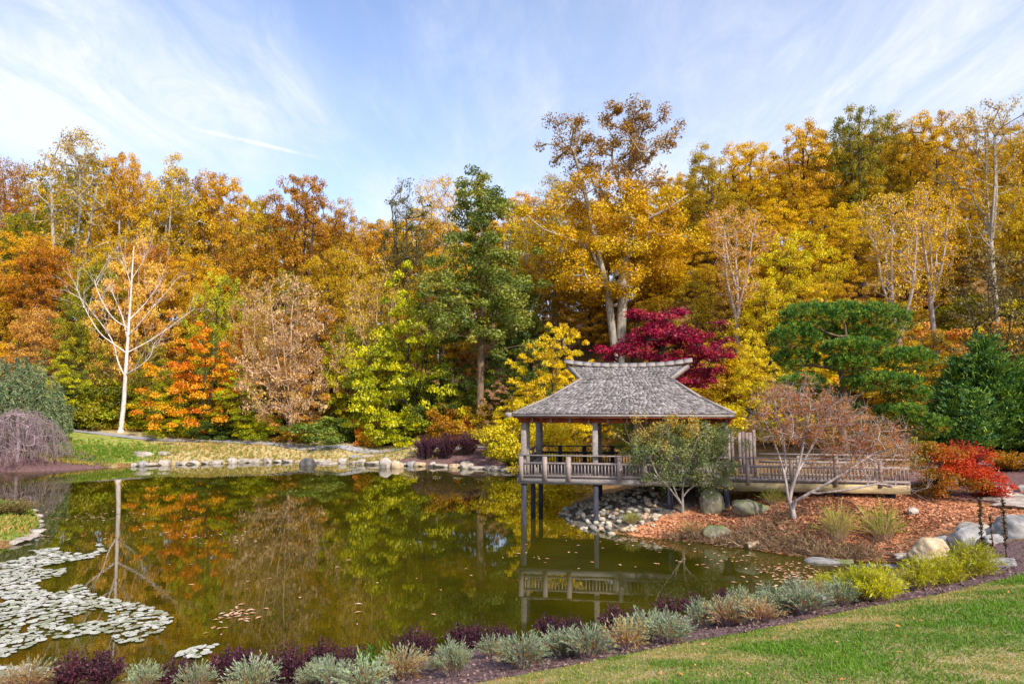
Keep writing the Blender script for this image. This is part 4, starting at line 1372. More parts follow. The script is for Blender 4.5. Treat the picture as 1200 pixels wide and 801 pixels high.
def weeping(name, px, top, Y, hw, seed, label, leafmat, bark, strands, per, L, wid, trunk_r, fall, tiers=1, squash=0.8, leafy=True, clear=0.1):
    """a mushroom of arching branches whose twigs hang down"""
    b = ground_at(px, Y)
    H = P(px, top, Y)[2] - b[2]
    Rr = hw * Y / FPX
    rng = np.random.default_rng(seed)
    tops, hang = [], []
    for i in range(strands):
        a = rng.uniform(0, 6.283)
        q = rng.random() ** 0.5
        r = Rr * q * (1 + 0.18 * math.sin(3 * a + seed))
        z = H * (1 - squash * q ** 2.4 * 0.75) * rng.uniform(0.86, 1.0) * (1 if tiers == 1 else rng.choice((1.0, 0.78, 0.58)))
        tops.append((r * math.cos(a), r * math.sin(a), z))
    tops = np.array(tops)
    seeds = [np.array([(0, 0, 0), (0.06, 0.0, H * 0.3), (-0.08, 0.05, H * 0.62)])]
    segs, _ = skeleton(rng, seeds, tops, trunk_r, tip_r=0.012, seg=0.5, wig=0.12, zmin=H * 0.2, droop=0.12)
    segs = list(segs)
    pts, dirs = [], []
    for c in tops:
        out = np.array((c[0], c[1], 0))
        out /= np.linalg.norm(out) + 1e-6
        d = out * 0.5 + rng.normal(size=3) * 0.35
        p = c.copy()
        ln = min(fall * rng.uniform(0.5, 1.2), c[2] - H * clear)
        n = max(2, int(ln / 0.14))
        for j in range(n):
            d = d * 0.72 + np.array((0, 0, -0.42)) + rng.normal(size=3) * (0.10 if leafy else 0.22)
            d /= np.linalg.norm(d)
            q = p + d * 0.15
            segs.append((*p, *q, 0.010, 0.008))
            pts.append(q); dirs.append(d)
            if not leafy and rng.random() < 0.6:
                w = q + (d * 0.4 + rng.normal(size=3) * 0.6) * 0.22
                segs.append((*q, *w, 0.006, 0.004))
            p = q
    e = empty(name, b, label, 'tree' if leafy else 'shrub')
    link('trunk', wood_mesh('trunk', np.array(segs), 0.012), BARK[bark], e)
    if per:
        v, f, t = needle_tufts(rng, np.array(pts), np.array(dirs), per, L, wid, 0.75, 0.0, 1.0)
        link('crown', mesh_np('crown', v, [f], t), LEAF[leafmat], e)
    return e


weeping('weeping_conifer', 12, 414, 52, 52, 81, 'grey-green weeping conifer on the bank at the left border', 'weeping', 'brown', 620, 7, 0.24, 0.045, 0.2, 2.6, tiers=3)
weeping('weeping_shrub', 24, 477, 48.5, 44, 82, 'leafless mauve weeping shrub in front of the weeping conifer', 'weeping', 'mauve', 640, 0, 0.2, 0.03, 0.11, 2.4, tiers=1, leafy=False, clear=0.02, squash=1.05)


def lace_maple():
    Y = 25.2
    b = ground_at(1098, Y)
    L = lambda px, py, dy=0: local(px, py, Y, b, dy)
    rng = np.random.default_rng(91)
    C, tr = [], []
    for (px, py, w, h, n, t0, t1, dy) in ((1085, 522, 16, 6, 14, 0.6, 1.0, 0.3), (1105, 527, 16, 7, 22, 0.35, 0.9, 0), (1125, 538, 18, 8, 34, 0.1, 0.6, 0), (1143, 552, 14, 9, 34, 0.0, 0.5, -0.1), (1156, 570, 8, 9, 22, 0.0, 0.35, -0.2),
                                        (1110, 548, 20, 7, 26, 0.2, 0.6, -0.7), (1090, 552, 16, 8, 18, 0.5, 1.0, -0.8), (1080, 568, 12, 7, 14, 0.5, 1.0, -0.6), (1112, 562, 18, 5, 12, 0.6, 1.0, -0.5), (1065, 540, 8, 12, 8, 0.7, 1, 0.2), (1120, 530, 22, 8, 20, 0.1, 0.7, 0.9)):
        for _ in range(n):
            C.append(L(px + rng.normal() * w * 0.55, py + rng.normal() * h * 0.5, dy + rng.normal() * 0.5))
            tr.append((t0, t1))
    C = np.array(C)
    seeds = [np.array([(0, 0, 0), L(1096, 570), L(1100, 550), L(1110, 535), L(1128, 535)]), np.array([L(1097, 565), L(1090, 545), L(1080, 528)])]
    segs, _ = skeleton(rng, seeds, C, 0.1, tip_r=0.008, seg=0.3, zmin=0.2)
    v, f, t = leaf_cloud(rng, C, 120, 0.34, 0.42, 0.085, up=0.5, slope=0.6, wid=0.4)
    tr = np.array(tr)
    k = np.repeat(np.arange(len(C)), 480)
    t = 1 - (tr[k, 0] + (tr[k, 1] - tr[k, 0]) * t)
    e = empty('lace_leaf_maple', b, 'mounded scarlet lace-leaf maple at the right end of the boardwalk', 'tree')
    link('trunk', wood_mesh('trunk', segs), BARK['dark'], e)
    m = foliage('lace_leaves', [S(110, 112, 34), S(176, 130, 36), S(214, 96, 40), S(226, 78, 42), S(206, 54, 34)], hue=0.0)
    link('crown', mesh_np('crown', v, [f], t), m, e)


lace_maple()


def bare_maple():
    Y = 22.8
    b = ground_at(927, Y)
    L = lambda px, py, dy=0: local(px, py, Y, b, dy)
    rng = np.random.default_rng(101)
    seeds = [np.array([(0, 0, 0), L(923, 580), L(922, 560, 0.1), L(916, 530, 0.3), L(905, 500, 0.4), L(893, 478, 0.5)]),
             np.array([L(925, 585), L(930, 565), L(936, 540, -0.1), L(941, 505, -0.2), L(946, 480, -0.2)]),
             np.array([L(924, 592), L(938, 578, -0.4), L(960, 562, -0.7), L(985, 545, -0.8), L(1010, 528, -0.8)]),
             np.array([L(940, 577, -0.4), L(975, 570, -0.9), L(1010, 562, -1), L(1040, 566, -1)]),
             np.array([L(931, 560), L(955, 535, 0.6), L(975, 505, 0.8), L(990, 480, 0.8)]),
             np.array([L(922, 555), L(930, 520, 0.8), L(925, 490, 1), L(920, 465, 1)])]
    C = []
    for (px, py, w, h, n) in ((925, 468, 28, 14, 34), (960, 470, 32, 16, 40), (990, 490, 32, 16, 40), (1020, 510, 26, 14, 30), (900, 490, 20, 14, 18), (945, 500, 34, 18, 30), (1000, 525, 34, 16, 36), (1035, 540, 22, 14, 26), (980, 548, 30, 12, 18), (1035, 562, 16, 8, 10), (910, 515, 20, 14, 10)):
        for _ in range(n):
            C.append(L(px + rng.normal() * w * 0.55, py + rng.normal() * h * 0.55, rng.normal() * 0.8))
    C = np.array(C)
    segs, _ = skeleton(rng, seeds, C, 0.085, tip_r=0.006, seg=0.28, wig=0.12, zmin=0.3)
    tw = []
    for c in C:
        for _ in range(6):
            d = rng.normal(size=3); d[2] += 0.4
            d /= np.linalg.norm(d)
            q = c + d * rng.uniform(0.15, 0.4)
            tw.append((*c, *q, 0.006, 0.003))
            q2 = q + (d + rng.normal(size=3) * 0.7) * 0.14
            tw.append((*q, *q2, 0.004, 0.002))
    segs = np.vstack((segs, tw))
    e = empty('half_bare_maple', b, 'many-stemmed half-bare small tree with pale limbs and pinkish leaves on the island bank', 'tree')
    link('trunk', wood_mesh('trunk', segs, 0.012), BARK['pale'], e)
    hi = C[:, 2] > L(950, 530)[2]
    keep = C[hi | (rng.random(len(C)) < 0.35)]
    v, f, t = leaf_cloud(rng, keep, 44, 0.26, 0.9, 0.075, wid=0.45, up=0.1)
    link('crown', mesh_np('crown', v, [f], t), LEAF['pinkred'], e)


bare_maple()


def feathery_shrub():
    Y = 25.3
    b = ground_at(797, Y)
    L = lambda px, py, dy=0: local(px, py, Y, b, dy)
    rng = np.random.default_rng(111)
    seeds = [np.array([(0, 0, 0), L(800, 570), L(806, 545), L(815, 520), L(822, 500)]),
             np.array([L(797, 588), L(785, 572), L(768, 555, -0.3), L(760, 535, -0.3), L(772, 510, -0.3)]),
             np.array([L(799, 580), L(822, 560, -0.2), L(842, 535, -0.3), L(850, 515, -0.3)]),
             np.array([L(797, 590), L(786, 555, 0.4), L(782, 520, 0.5), L(790, 495, 0.5)])]
    C, K = [], []
    for (px, py, w, h, n, k) in ((790, 495, 26, 9, 26, 1), (770, 510, 20, 10, 18, 1), (800, 515, 34, 12, 40, 0), (830, 525, 24, 14, 34, 0), (770, 532, 22, 12, 24, 0), (842, 505, 16, 10, 12, 0), (815, 545, 28, 12, 28, 0), (845, 548, 12, 8, 8, 0), (750, 525, 12, 10, 8, 0), (785, 552, 18, 8, 14, 0), (800, 565, 24, 8, 18, 0), (835, 562, 14, 8, 10, 0), (768, 556, 12, 8, 8, 0)):
        for _ in range(n):
            C.append(L(px + rng.normal() * w * 0.8, py + rng.normal() * h * 0.8, rng.normal() * 0.6))
            K.append(k)
    C, K = np.array(C), np.array(K)
    segs, _ = skeleton(rng, seeds, C, 0.055, tip_r=0.007, seg=0.28, wig=0.12, zmin=0.2)
    v, f, t = leaf_cloud(rng, C, 90, 0.30, 0.8, 0.10, wid=0.3, up=0.2)
    k = np.repeat(K, 360)
    t = np.where(k == 1, 0.62 + 0.38 * t, t * 0.72)
    e = empty('feathery_shrub', b, 'feathery grey-green shrub with an orange top in front of the pavilion rail', 'shrub')
    link('stem', wood_mesh('stem', segs, 0.012), BARK['grey'], e)
    link('foliage', mesh_np('foliage', v, [f], t), LEAF['greygreen'], e)


feathery_shrub()

# ------------------------------------------------------------------ the pavilion over the water, and its boardwalk
M_wood = surface('weathered_wood', [S(96, 88, 84), S(138, 128, 122), S(172, 162, 154)], 2.2, stretch=(1.5, 1.5, 6), bump=0.35, bump_scale=12, tint_mix=0.35, spots=S(128, 124, 96), spot_scale=1.1, spot_range=(0.58, 0.7))
M_rail = surface('weathered_rail', [S(100, 88, 82), S(142, 126, 118), S(172, 156, 146)], 2.0, stretch=(2, 2, 4), bump=0.3, bump_scale=14, tint_mix=0.5)
M_deck = surface('deck_boards', [S(110, 100, 96), S(150, 138, 132), S(178, 164, 156)], 2.0, stretch=(6, 1, 1), bump=0.3, tint_mix=0.5)
M_beam = surface('beam_yellowed_wood', [S(112, 100, 72), S(168, 148, 108), S(196, 176, 136)], 1.5, stretch=(0.6, 2, 3), bump=0.3)
M_rafter = surface('red_brown_rafters', [S(92, 44, 30), S(140, 68, 44), S(168, 88, 58)], 2, bump=0.2)
M_shingle = surface('cedar_shingles', [S(62, 56, 56), S(110, 103, 102), S(146, 138, 136), S(176, 168, 164)], 3.0, stretch=(1, 1, 1), bump=0.4, bump_scale=20, tint_mix=0.6, spots=S(104, 106, 84), spot_scale=0.9, spot_range=(0.6, 0.72))
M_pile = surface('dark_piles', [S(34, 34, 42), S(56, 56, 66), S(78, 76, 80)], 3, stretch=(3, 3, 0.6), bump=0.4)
M_screen = surface('fence_boards', [S(96, 82, 78), S(134, 116, 110), S(162, 146, 138)], 2, stretch=(5, 5, 0.7), bump=0.3, tint_mix=0.5)

PAV_ORG = P(614, 611, 26.6)
PAV_ROT = R(-9)
pav = empty('pavilion', (PAV_ORG[0], PAV_ORG[1], 0), 'weathered wooden pavilion with a shingled flared roof, standing on piles over the pond', 'pavilion', None, PAV_ROT)
DECK = 1.80
UW, VD = 7.5, 5.6                    # width along the front, depth
US = [0.0, 2.74, 5.48, 7.5]


def pav_part(mb, name, mat, parent=None, bevel=0.0, **kw):
    return mb.build(name, mat, parent or pav, bevel, **kw)


def slope_shingles(mb, A, B, C_, D_, rows, width, rng, sag=0.0):
    """cover the quad A-B (eave) to D-C (top) with courses of overlapping shingles"""
    A, B, C_, D_ = [np.array(q, float) for q in (A, B, C_, D_)]
    nrm = np.cross(B - A, D_ - A)
    nrm /= np.linalg.norm(nrm)
    if nrm[2] < 0:
        nrm = -nrm
    for i in range(rows):
        t0, t1 = i / rows, min(1.0, (i + 1.35) / rows)
        l0, r0 = A + (D_ - A) * t0, B + (C_ - B) * t0
        l1, r1 = A + (D_ - A) * t1, B + (C_ - B) * t1
        ln = np.linalg.norm(r0 - l0)
        cuts = [0.0]
        while cuts[-1] < ln - width * 0.4:
            cuts.append(cuts[-1] + width * rng.uniform(0.6, 1.5))
        cuts = np.minimum(np.array(cuts) / ln, 1.0)
        cuts[-1] = 1.0
        for a, b in zip(cuts[:-1], cuts[1:]):
            g = 0.004 / max(ln, 0.1)
            a2, b2 = a + g, max(a + g * 2, b - g)
            up = rng.uniform(0.034, 0.056)
            dz = rng.uniform(-0.012, 0.012)
            down = (A - D_) / np.linalg.norm(A - D_) * dz
            sg = lambda t: -nrm * sag * math.sin(math.pi * t)
            q = [l0 + (r0 - l0) * a2 + down, l0 + (r0 - l0) * b2 + down, l1 + (r1 - l1) * b2, l1 + (r1 - l1) * a2]
            s0, s1 = sg(t0), sg(t1)
            base = [q[0] + s0, q[1] + s0, q[2] + s1, q[3] + s1]
            v = base + [base[0] + nrm * up, base[1] + nrm * up, base[2] + nrm * 0.006, base[3] + nrm * 0.006]
            mb.add(v, BOXF, float(np.clip(rng.normal(0.5, 0.27), 0, 1)))


rs = np.random.default_rng(5)
EA, EB, EV0, EV1 = -0.36, 7.80, -0.55, VD + 0.55         # eave rectangle
NU0, NU1, NV0, NV1 = 2.14, 5.70, 1.75, 3.85               # neck rectangle
ZE, ZN, ZR = 4.22, 5.60, 6.20
RU0, RU1, RV = 1.5, 6.55, 2.8
roof = MB()
slope_shingles(roof, (EA, EV0, ZE), (EB, EV0, ZE), (NU1, NV0, ZN), (NU0, NV0, ZN), 25, 0.14, rs, 0.10)
slope_shingles(roof, (EB, EV1, ZE), (EA, EV1, ZE), (NU0, NV1, ZN), (NU1, NV1, ZN), 25, 0.14, rs, 0.10)
slope_shingles(roof, (EA, EV1, ZE), (EA, EV0, ZE), (NU0, NV0, ZN), (NU0, NV1, ZN), 25, 0.14, rs, 0.10)
slope_shingles(roof, (EB, EV0, ZE), (EB, EV1, ZE), (NU1, NV1, ZN), (NU1, NV0, ZN), 25, 0.14, rs, 0.10)
slope_shingles(roof, (NU0, NV0, ZN), (NU1, NV0, ZN), (RU1, RV, ZR), (RU0, RV, ZR), 13, 0.14, rs, 0.03)
slope_shingles(roof, (NU1, NV1, ZN), (NU0, NV1, ZN), (RU0, RV, ZR), (RU1, RV, ZR), 13, 0.14, rs, 0.03)
roof_o = pav_part(roof, 'roof', M_shingle)
sub = MB()      # boards under the shingles and the two gables
zz = 0.035
for q in (((EA, EV0, ZE), (EB, EV0, ZE), (NU1, NV0, ZN), (NU0, NV0, ZN)), ((EB, EV1, ZE), (EA, EV1, ZE), (NU0, NV1, ZN), (NU1, NV1, ZN)), ((EA, EV1, ZE), (EA, EV0, ZE), (NU0, NV0, ZN), (NU0, NV1, ZN)), ((EB, EV0, ZE), (EB, EV1, ZE), (NU1, NV1, ZN), (NU1, NV0, ZN)),
          ((NU0, NV0, ZN), (NU1, NV0, ZN), (RU1, RV, ZR), (RU0, RV, ZR)), ((NU1, NV1, ZN), (NU0, NV1, ZN), (RU0, RV, ZR), (RU1, RV, ZR))):
    top = np.array(q) - (0, 0, 0.13)
    sub.add(np.vstack((top - (0, 0, 0.03), top)), BOXF, 0.3)
pav_part(sub, 'roof_boards', M_rafter, roof_o)
gb = MB()
for u in (NU0 + 0.12, NU1 - 0.12):
    gb.add([(u, NV0 + 0.1, ZN - 0.05), (u, NV1 - 0.1, ZN - 0.05), (u, RV, ZR - 0.12), (u + 0.03, NV0 + 0.1, ZN - 0.05), (u + 0.03, NV1 - 0.1, ZN - 0.05), (u + 0.03, RV, ZR - 0.12)], [(0, 1, 2), (5, 4, 3)], 0.3)
pav_part(gb, 'gable', M_wood, roof_o)
rc = MB()       # ridge cap, ends turned up
us = np.linspace(RU0 - 0.12, RU1 + 0.12, 15)
cu = (RU0 + RU1) / 2
zs = ZR + 0.02 + 0.17 * (np.abs(us - cu) / (RU1 - cu)) ** 2.6
for i in range(14):
    for s in (-1, 1):
        a, b = np.array((us[i], RV, zs[i])), np.array((us[i + 1], RV, zs[i + 1]))
        rc.add([a + (0, 0, 0.09), b + (0, 0, 0.09), b + (0, s * 0.2, -0.06), a + (0, s * 0.2, -0.06), a + (0, 0, 0.04), b + (0, 0, 0.04), b + (0, s * 0.19, -0.11), a + (0, s * 0.19, -0.11)], BOXF, 0.62)
pav_part(rc, 'ridge_cap', M_wood, roof_o)
for u, nu in ((RU0, NU0), (RU1, NU1)):       # verge boards and hip boards
    for v in (NV0, NV1):
        vb = MB()
        vb.bar((u + (0.03 if u < cu else -0.03), RV, ZR - 0.03), (nu, v, ZN - 0.03), 0.09, 0.16, 0.6)
        pav_part(vb, 'verge_board', M_wood, roof_o)
for (u, v, nu, nv) in ((EA, EV0, NU0, NV0), (EB, EV0, NU1, NV0), (EA, EV1, NU0, NV1), (EB, EV1, NU1, NV1)):
    m = np.array(((u + nu) / 2, (v + nv) / 2, (ZE + ZN) / 2 - 0.07))
    vb = MB()
    vb.bar((u, v, ZE + 0.03), m, 0.11, 0.06, 0.8)
    vb.bar(m, (nu, nv, ZN + 0.03), 0.11, 0.06, 0.8)
    pav_part(vb, 'hip_board', M_wood, roof_o)
fa = MB()
for (p, q) in (((EA, EV0, ZE - 0.06), (EB, EV0, ZE - 0.06)), ((EA, EV1, ZE - 0.06), (EB, EV1, ZE - 0.06)), ((EA, EV0 + 0.05, ZE - 0.06), (EA, EV1 - 0.05, ZE - 0.06)), ((EB, EV0 + 0.05, ZE - 0.06), (EB, EV1 - 0.05, ZE - 0.06))):
    fa.bar(p, q, 0.05, 0.09, 0.55)
fa.box((EA - 0.28, EV0 - 0.02, ZE - 0.13), (EA - 0.03, EV0 + 0.05, ZE + 0.05), 0.8)
pav_part(fa, 'eave_board', M_wood, roof_o)
rf = MB()
for i in range(13):
    u = 0.12 + i * 0.60
    k = min(1.0, (u - EA) / (NU0 - EA), (EB - u) / (EB - NU1)) * 0.92
    for e0, n0, sg in ((EV0, NV0, 1), (EV1, NV1, -1)):
        rf.bar((u, e0 + 0.06 * sg, ZE - 0.19), (u, e0 + (n0 - e0) * k, ZE - 0.24 + (ZN - ZE) * k), 0.07, 0.12, 0.5)
for i in range(8):
    v = 0.3 + i * 0.7
    k = min(1.0, (v - EV0) / (NV0 - EV0), (EV1 - v) / (EV1 - NV1)) * 0.92
    for e0, n0, sg in ((EA, NU0, 1), (EB, NU1, -1)):
        rf.bar((e0 + 0.06 * sg, v, ZE - 0.19), (e0 + (n0 - e0) * k, v, ZE - 0.24 + (ZN - ZE) * k), 0.07, 0.12, 0.5)
pav_part(rf, 'rafters', M_rafter, roof_o)
pl = MB()
for v in (0.0, VD):
    pl.bar((-0.2, v, ZE - 0.24), (UW + 0.25, v, ZE - 0.24), 0.14, 0.22, 0.4)
for u in (0.0, UW):
    pl.bar((u, 0.1, ZE - 0.245), (u, VD - 0.1, ZE - 0.245), 0.14, 0.2, 0.4)
pav_part(pl, 'eave_beam', M_rafter)
for i in range(11):          # short grey brackets on the front beam
    b = MB()
    b.box((0.3 + i * 0.72, -0.14, ZE - 0.37), (0.38 + i * 0.72, -0.075, ZE - 0.10), 0.7)
    pav_part(b, 'bracket', M_wood)


def post(u, v, z0, z1, w):
    b = MB()
    for s in (-1, 1):
        b.box((u - w / 2, v + s * w * 0.29 - w * 0.21, z0), (u + w / 2, v + s * w * 0.29 + w * 0.21, z1), rs.uniform(0.4, 0.8))
    b.box((u - w * 0.36, v - w * 0.12, z0), (u + w * 0.36, v + w * 0.12, z1), 0.3)
    return pav_part(b, 'post', M_wood, None, 0.01)


for u in US:
    post(u, 0, DECK, ZE - 0.36, 0.2)
    post(u, VD, DECK, ZE - 0.36, 0.2)
post(0.0, 0.75, DECK, ZE - 0.36, 0.24)
post(0.0, VD - 0.75, DECK, ZE - 0.36, 0.24)
for (u, v) in [(q, 0) for q in US] + [(q, VD) for q in US] + [(0.0, 2.8), (2.74, 2.8), (5.48, 2.8)]:
    b = MB()
    b.box((u - 0.095, v - 0.095, -1.6), (u + 0.095, v + 0.095, DECK - 0.22), 0.5)
    pav_part(b, 'pile', M_pile, None, 0.012)
dk = MB()
v = -0.12
while v < VD + 0.1:
    dk.box((-0.2, v, DECK - 0.04), (UW + 0.2, v + 0.135, DECK + rs.uniform(-0.003, 0.003)), rs.random())
    v += 0.14
pav_part(dk, 'deck', M_deck)
bm_ = MB()
for v in (-0.14, VD + 0.14):
    bm_.bar((-0.22, v, DECK - 0.13), (UW + 0.2, v, DECK - 0.13), 0.06, 0.20, 0.6)
for u in (-0.22, 2.74, 5.48, UW + 0.2):
    bm_.bar((u, -0.1, DECK - 0.14), (u, VD + 0.1, DECK - 0.14), 0.08, 0.18, 0.5)
pav_part(bm_, 'rim_beam', M_wood)


def railing(parent, p, q, z, posts, mat, name='railing', hand=0.84):
    """handrail, mid rail, bottom rail, pickets between them, and broad posts"""
    p, q = np.array((*p, z)), np.array((*q, z))
    wide = 0.17 if parent is pav else 0.11
    d = q - p
    ln = np.linalg.norm(d)
    e = d / ln
    n = np.cross((0, 0, 1.0), e)
    r = MB()
    up = np.array((0, 0, 1.0))
    r.bar(p + up * hand, q + up * hand, 0.14, 0.045, 0.9)
    o = r.build(name, mat, parent)
    a = MB()
    a.bar(p + up * (hand - 0.30), q + up * (hand - 0.30), 0.05, 0.09, 0.75)
    a.bar(p + up * 0.06, q + up * 0.06, 0.05, 0.08, 0.6)
    a.build('rail', mat, o)
    pk = MB()
    k = int(ln / 0.125)
    for i in range(k):
        c = p + e * (i + 0.5) * ln / k
        w = 0.02
        pk.box(c + (-w, -w, 0.10), c + (w, w, hand - 0.345), rs.random())
    pk.build('pickets', mat, o)
    for t in posts:
        c = p + e * t
        b = MB()
        b.bar(c - n * 0.005 + up * -0.12, c - n * 0.005 + up * (hand - 0.026), wide, 0.10, rs.uniform(0.4, 0.8), up=n)
        b.build('rail_post', mat, o)
    return o


railing(pav, (-0.12, -0.16), (UW + 0.1, -0.16), DECK, [0.04, 0.95, 1.85, 3.75, 4.65, 6.4], M_rail)
railing(pav, (-0.18, VD), (-0.18, 0.0), DECK, [1.4, 2.8, 4.2], M_rail)
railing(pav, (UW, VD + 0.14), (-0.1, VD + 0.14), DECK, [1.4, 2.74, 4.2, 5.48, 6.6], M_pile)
bn = MB()           # benches along the back and the left side
for i in range(4):
    bn.box((0.5, VD - 0.55 + i * 0.115, DECK + 0.41), (5.2, VD - 0.45 + i * 0.115, DECK + 0.45), rs.random())
    bn.box((0.12 + i * 0.115, 0.9, DECK + 0.41), (0.22 + i * 0.115, VD - 0.6, DECK + 0.45), rs.random())
bench = pav_part(bn, 'bench', M_deck)
for (u, v) in ((0.8, VD - 0.32), (2.6, VD - 0.32), (4.9, VD - 0.32), (0.34, 1.2), (0.34, 3.0)):
    b = MB()
    b.box((u - 0.05, v - 0.16, DECK), (u + 0.05, v + 0.16, DECK + 0.405), 0.3)
    b.build('leg', M_wood, bench)

# boardwalk from the pavilion to the bank
bwk = empty('boardwalk', (PAV_ORG[0], PAV_ORG[1], 0), 'low wooden boardwalk with picket rails from the pavilion to the scarlet maple', 'boardwalk', None, PAV_ROT)
B0, B1, BV = UW + 0.24, 13.7, 1.9
b = MB()
u = B0
while u < B1:
    b.box((u, -0.1, DECK - 0.04), (u + 0.135, BV, DECK + rs.uniform(-0.003, 0.003)), rs.random())
    u += 0.14
b.build('deck', M_deck, bwk)
b = MB()
b.bar((B0, -0.14, DECK - 0.2), (B1, -0.14, DECK - 0.2), 0.07, 0.30, 0.8)
b.bar((B0, BV + 0.04, DECK - 0.2), (B1, BV + 0.04, DECK - 0.2), 0.07, 0.30, 0.8)
b.build('rim_beam', M_beam, bwk)
railing(bwk, (B0, -0.18), (B1, -0.18), DECK, [0.5, 2.0, 3.5, 5.0], M_rail)
railing(bwk, (B1, BV + 0.05), (B0 + 1.3, BV + 0.05), DECK, [0.4, 1.8, 3.2], M_rail)
for u in (9.6, 11.4, 13.2):
    for v in (0.15, BV - 0.2):
        p = MB()
        p.box((u - 0.1, v - 0.1, 0.0), (u + 0.1, v + 0.1, DECK - 0.06), 0.5)
        p.build('pile', M_pile, bwk)
# board screen beside the entrance
scr = empty('board_screen', (PAV_ORG[0], PAV_ORG[1], 0), 'tall vertical-board fence screen at the right end of the pavilion', 'fence', None, PAV_ROT)
b = MB()
for i in range(8):
    u = UW + 0.25 + i * 0.135
    if i in (2,):
        continue
    b.box((u, 1.25, DECK + 0.12), (u + 0.12, 1.28, DECK + 1.72 + rs.uniform(-0.02, 0.02)), rs.random())
b.build('board_panel', M_screen, scr)
b = MB()
b.box((UW + 0.2, 1.285, DECK + 0.4), (UW + 1.34, 1.33, DECK + 0.5), 0.4)
b.box((UW + 0.2, 1.285, DECK + 1.4), (UW + 1.34, 1.33, DECK + 1.5), 0.4)
b.build('rail', M_screen, scr)
for u in (UW + 0.28, UW + 1.27):
    b = MB()
    b.box((u - 0.06, 1.335, DECK), (u + 0.06, 1.45, DECK + 1.8), 0.6)
    b.build('post', M_screen, scr)


# ------------------------------------------------------------------ stones
def rock_mesh(seed, sx, sy, sz, n=16, bev=0.06, rough=0.05, flat_top=False, sub=3):
    """a stone: the soft intersection of random half-spaces, weathered by low noise"""
    rng = np.random.default_rng(seed)
    bm = bmesh.new()
    bmesh.ops.create_icosphere(bm, subdivisions=sub + 1, radius=1.0)
    me = bpy.data.meshes.new('stone')
    bm.to_mesh(me)
    bm.free()
    d = np.empty(len(me.vertices) * 3, dtype=np.float32)
    me.vertices.foreach_get('co', d)
    d = d.reshape(-1, 3).astype(float)
    pl = rng.normal(size=(n, 3))
    pl /= np.linalg.norm(pl, axis=1)[:, None]
    off = rng.uniform(0.72, 1.0, n)
    if flat_top:
        pl = np.vstack((pl, (rng.normal() * 0.06, rng.normal() * 0.06, 1.0)))
        off = np.append(off, 0.55)
    dots = np.maximum(d @ pl.T, 0.05)
    k = 3.2 / bev
    r = -np.log(np.exp(-k * off[None] / dots).sum(1) + math.exp(-k * 1.15)) / k
    f1, f2, f3 = rng.normal(size=(3, 3)) * 5
    r = r + rough * 0.5 * np.sin(d @ f1 + 1) * np.sin(d @ f2 + 2) + rough * 0.3 * np.sin(d @ f3 * 2.3) + rough * 0.25 * np.sin(d @ f1 * 4.1) * np.sin(d @ f3 * 3.7) + rng.normal(size=len(r)) * rough * 0.10
    v = d * r[:, None] * np.array((sx, sy, sz)) * 0.5
    me.vertices.foreach_set('co', v.astype(np.float32).ravel())
    me.polygons.foreach_set('use_smooth', np.ones(len(me.polygons), dtype=bool))
    me.update()
    return me


M_stone = surface('pale_stone', [S(118, 108, 98), S(164, 152, 138), S(198, 186, 172)], 3, bump=0.6, bump_scale=9, spots=S(120, 108, 96), spot_scale=2.4, spot_range=(0.55, 0.68))
M_grey = surface('grey_stone', [S(96, 94, 90), S(138, 134, 130), S(178, 172, 166)], 3, bump=0.6, bump_scale=9, spots=S(104, 98, 90), spot_scale=2.0, spot_range=(0.55, 0.68))
M_tan = surface('tan_boulder', [S(140, 118, 88), S(184, 160, 126), S(206, 186, 156)], 4, bump=0.5, bump_scale=12)
M_moss = surface('mossy_stone', [S(80, 76, 62), S(120, 114, 94), S(156, 148, 130)], 4, bump=0.6, bump_scale=12, upmix=S(96, 108, 56), spots=S(112, 118, 78), spot_scale=2, spot_range=(0.5, 0.62))
M_dark = surface('dark_stone', [S(52, 50, 50), S(84, 80, 78), S(116, 110, 104)], 4, bump=0.6, bump_scale=12)
EDGE = [rock_mesh(300 + i, 1, 0.75, 0.62, 13, 0.07, 0.07, i % 2 == 0) for i in range(7)]
BOULD = [rock_mesh(330 + i, 1, 0.85, 0.75, 20, 0.085, 0.09) for i in range(5)]


def stone(px, py, Y, w, h, label, mat, mesh, group=None, z=None, sink=0.25, dep=0.8, name='stone', rz=None):
    p = P(px, py, Y)
    zz = gz(p[0], Y) if z is None else z
    o = link(name, mesh, mat)
    o.location = (p[0], Y, max(zz, -0.1) + h * (0.42 - sink))
    o.rotation_euler = (TR.uniform(-0.1, 0.1), TR.uniform(-0.1, 0.1), TR.uniform(-0.5, 0.5) if rz is None else rz)
    b = mesh.dimensions if hasattr(mesh, 'dimensions') else None
    o.scale = (w, w * dep, h / 0.6)
    tag(o, label, 'stone', group)
    return o


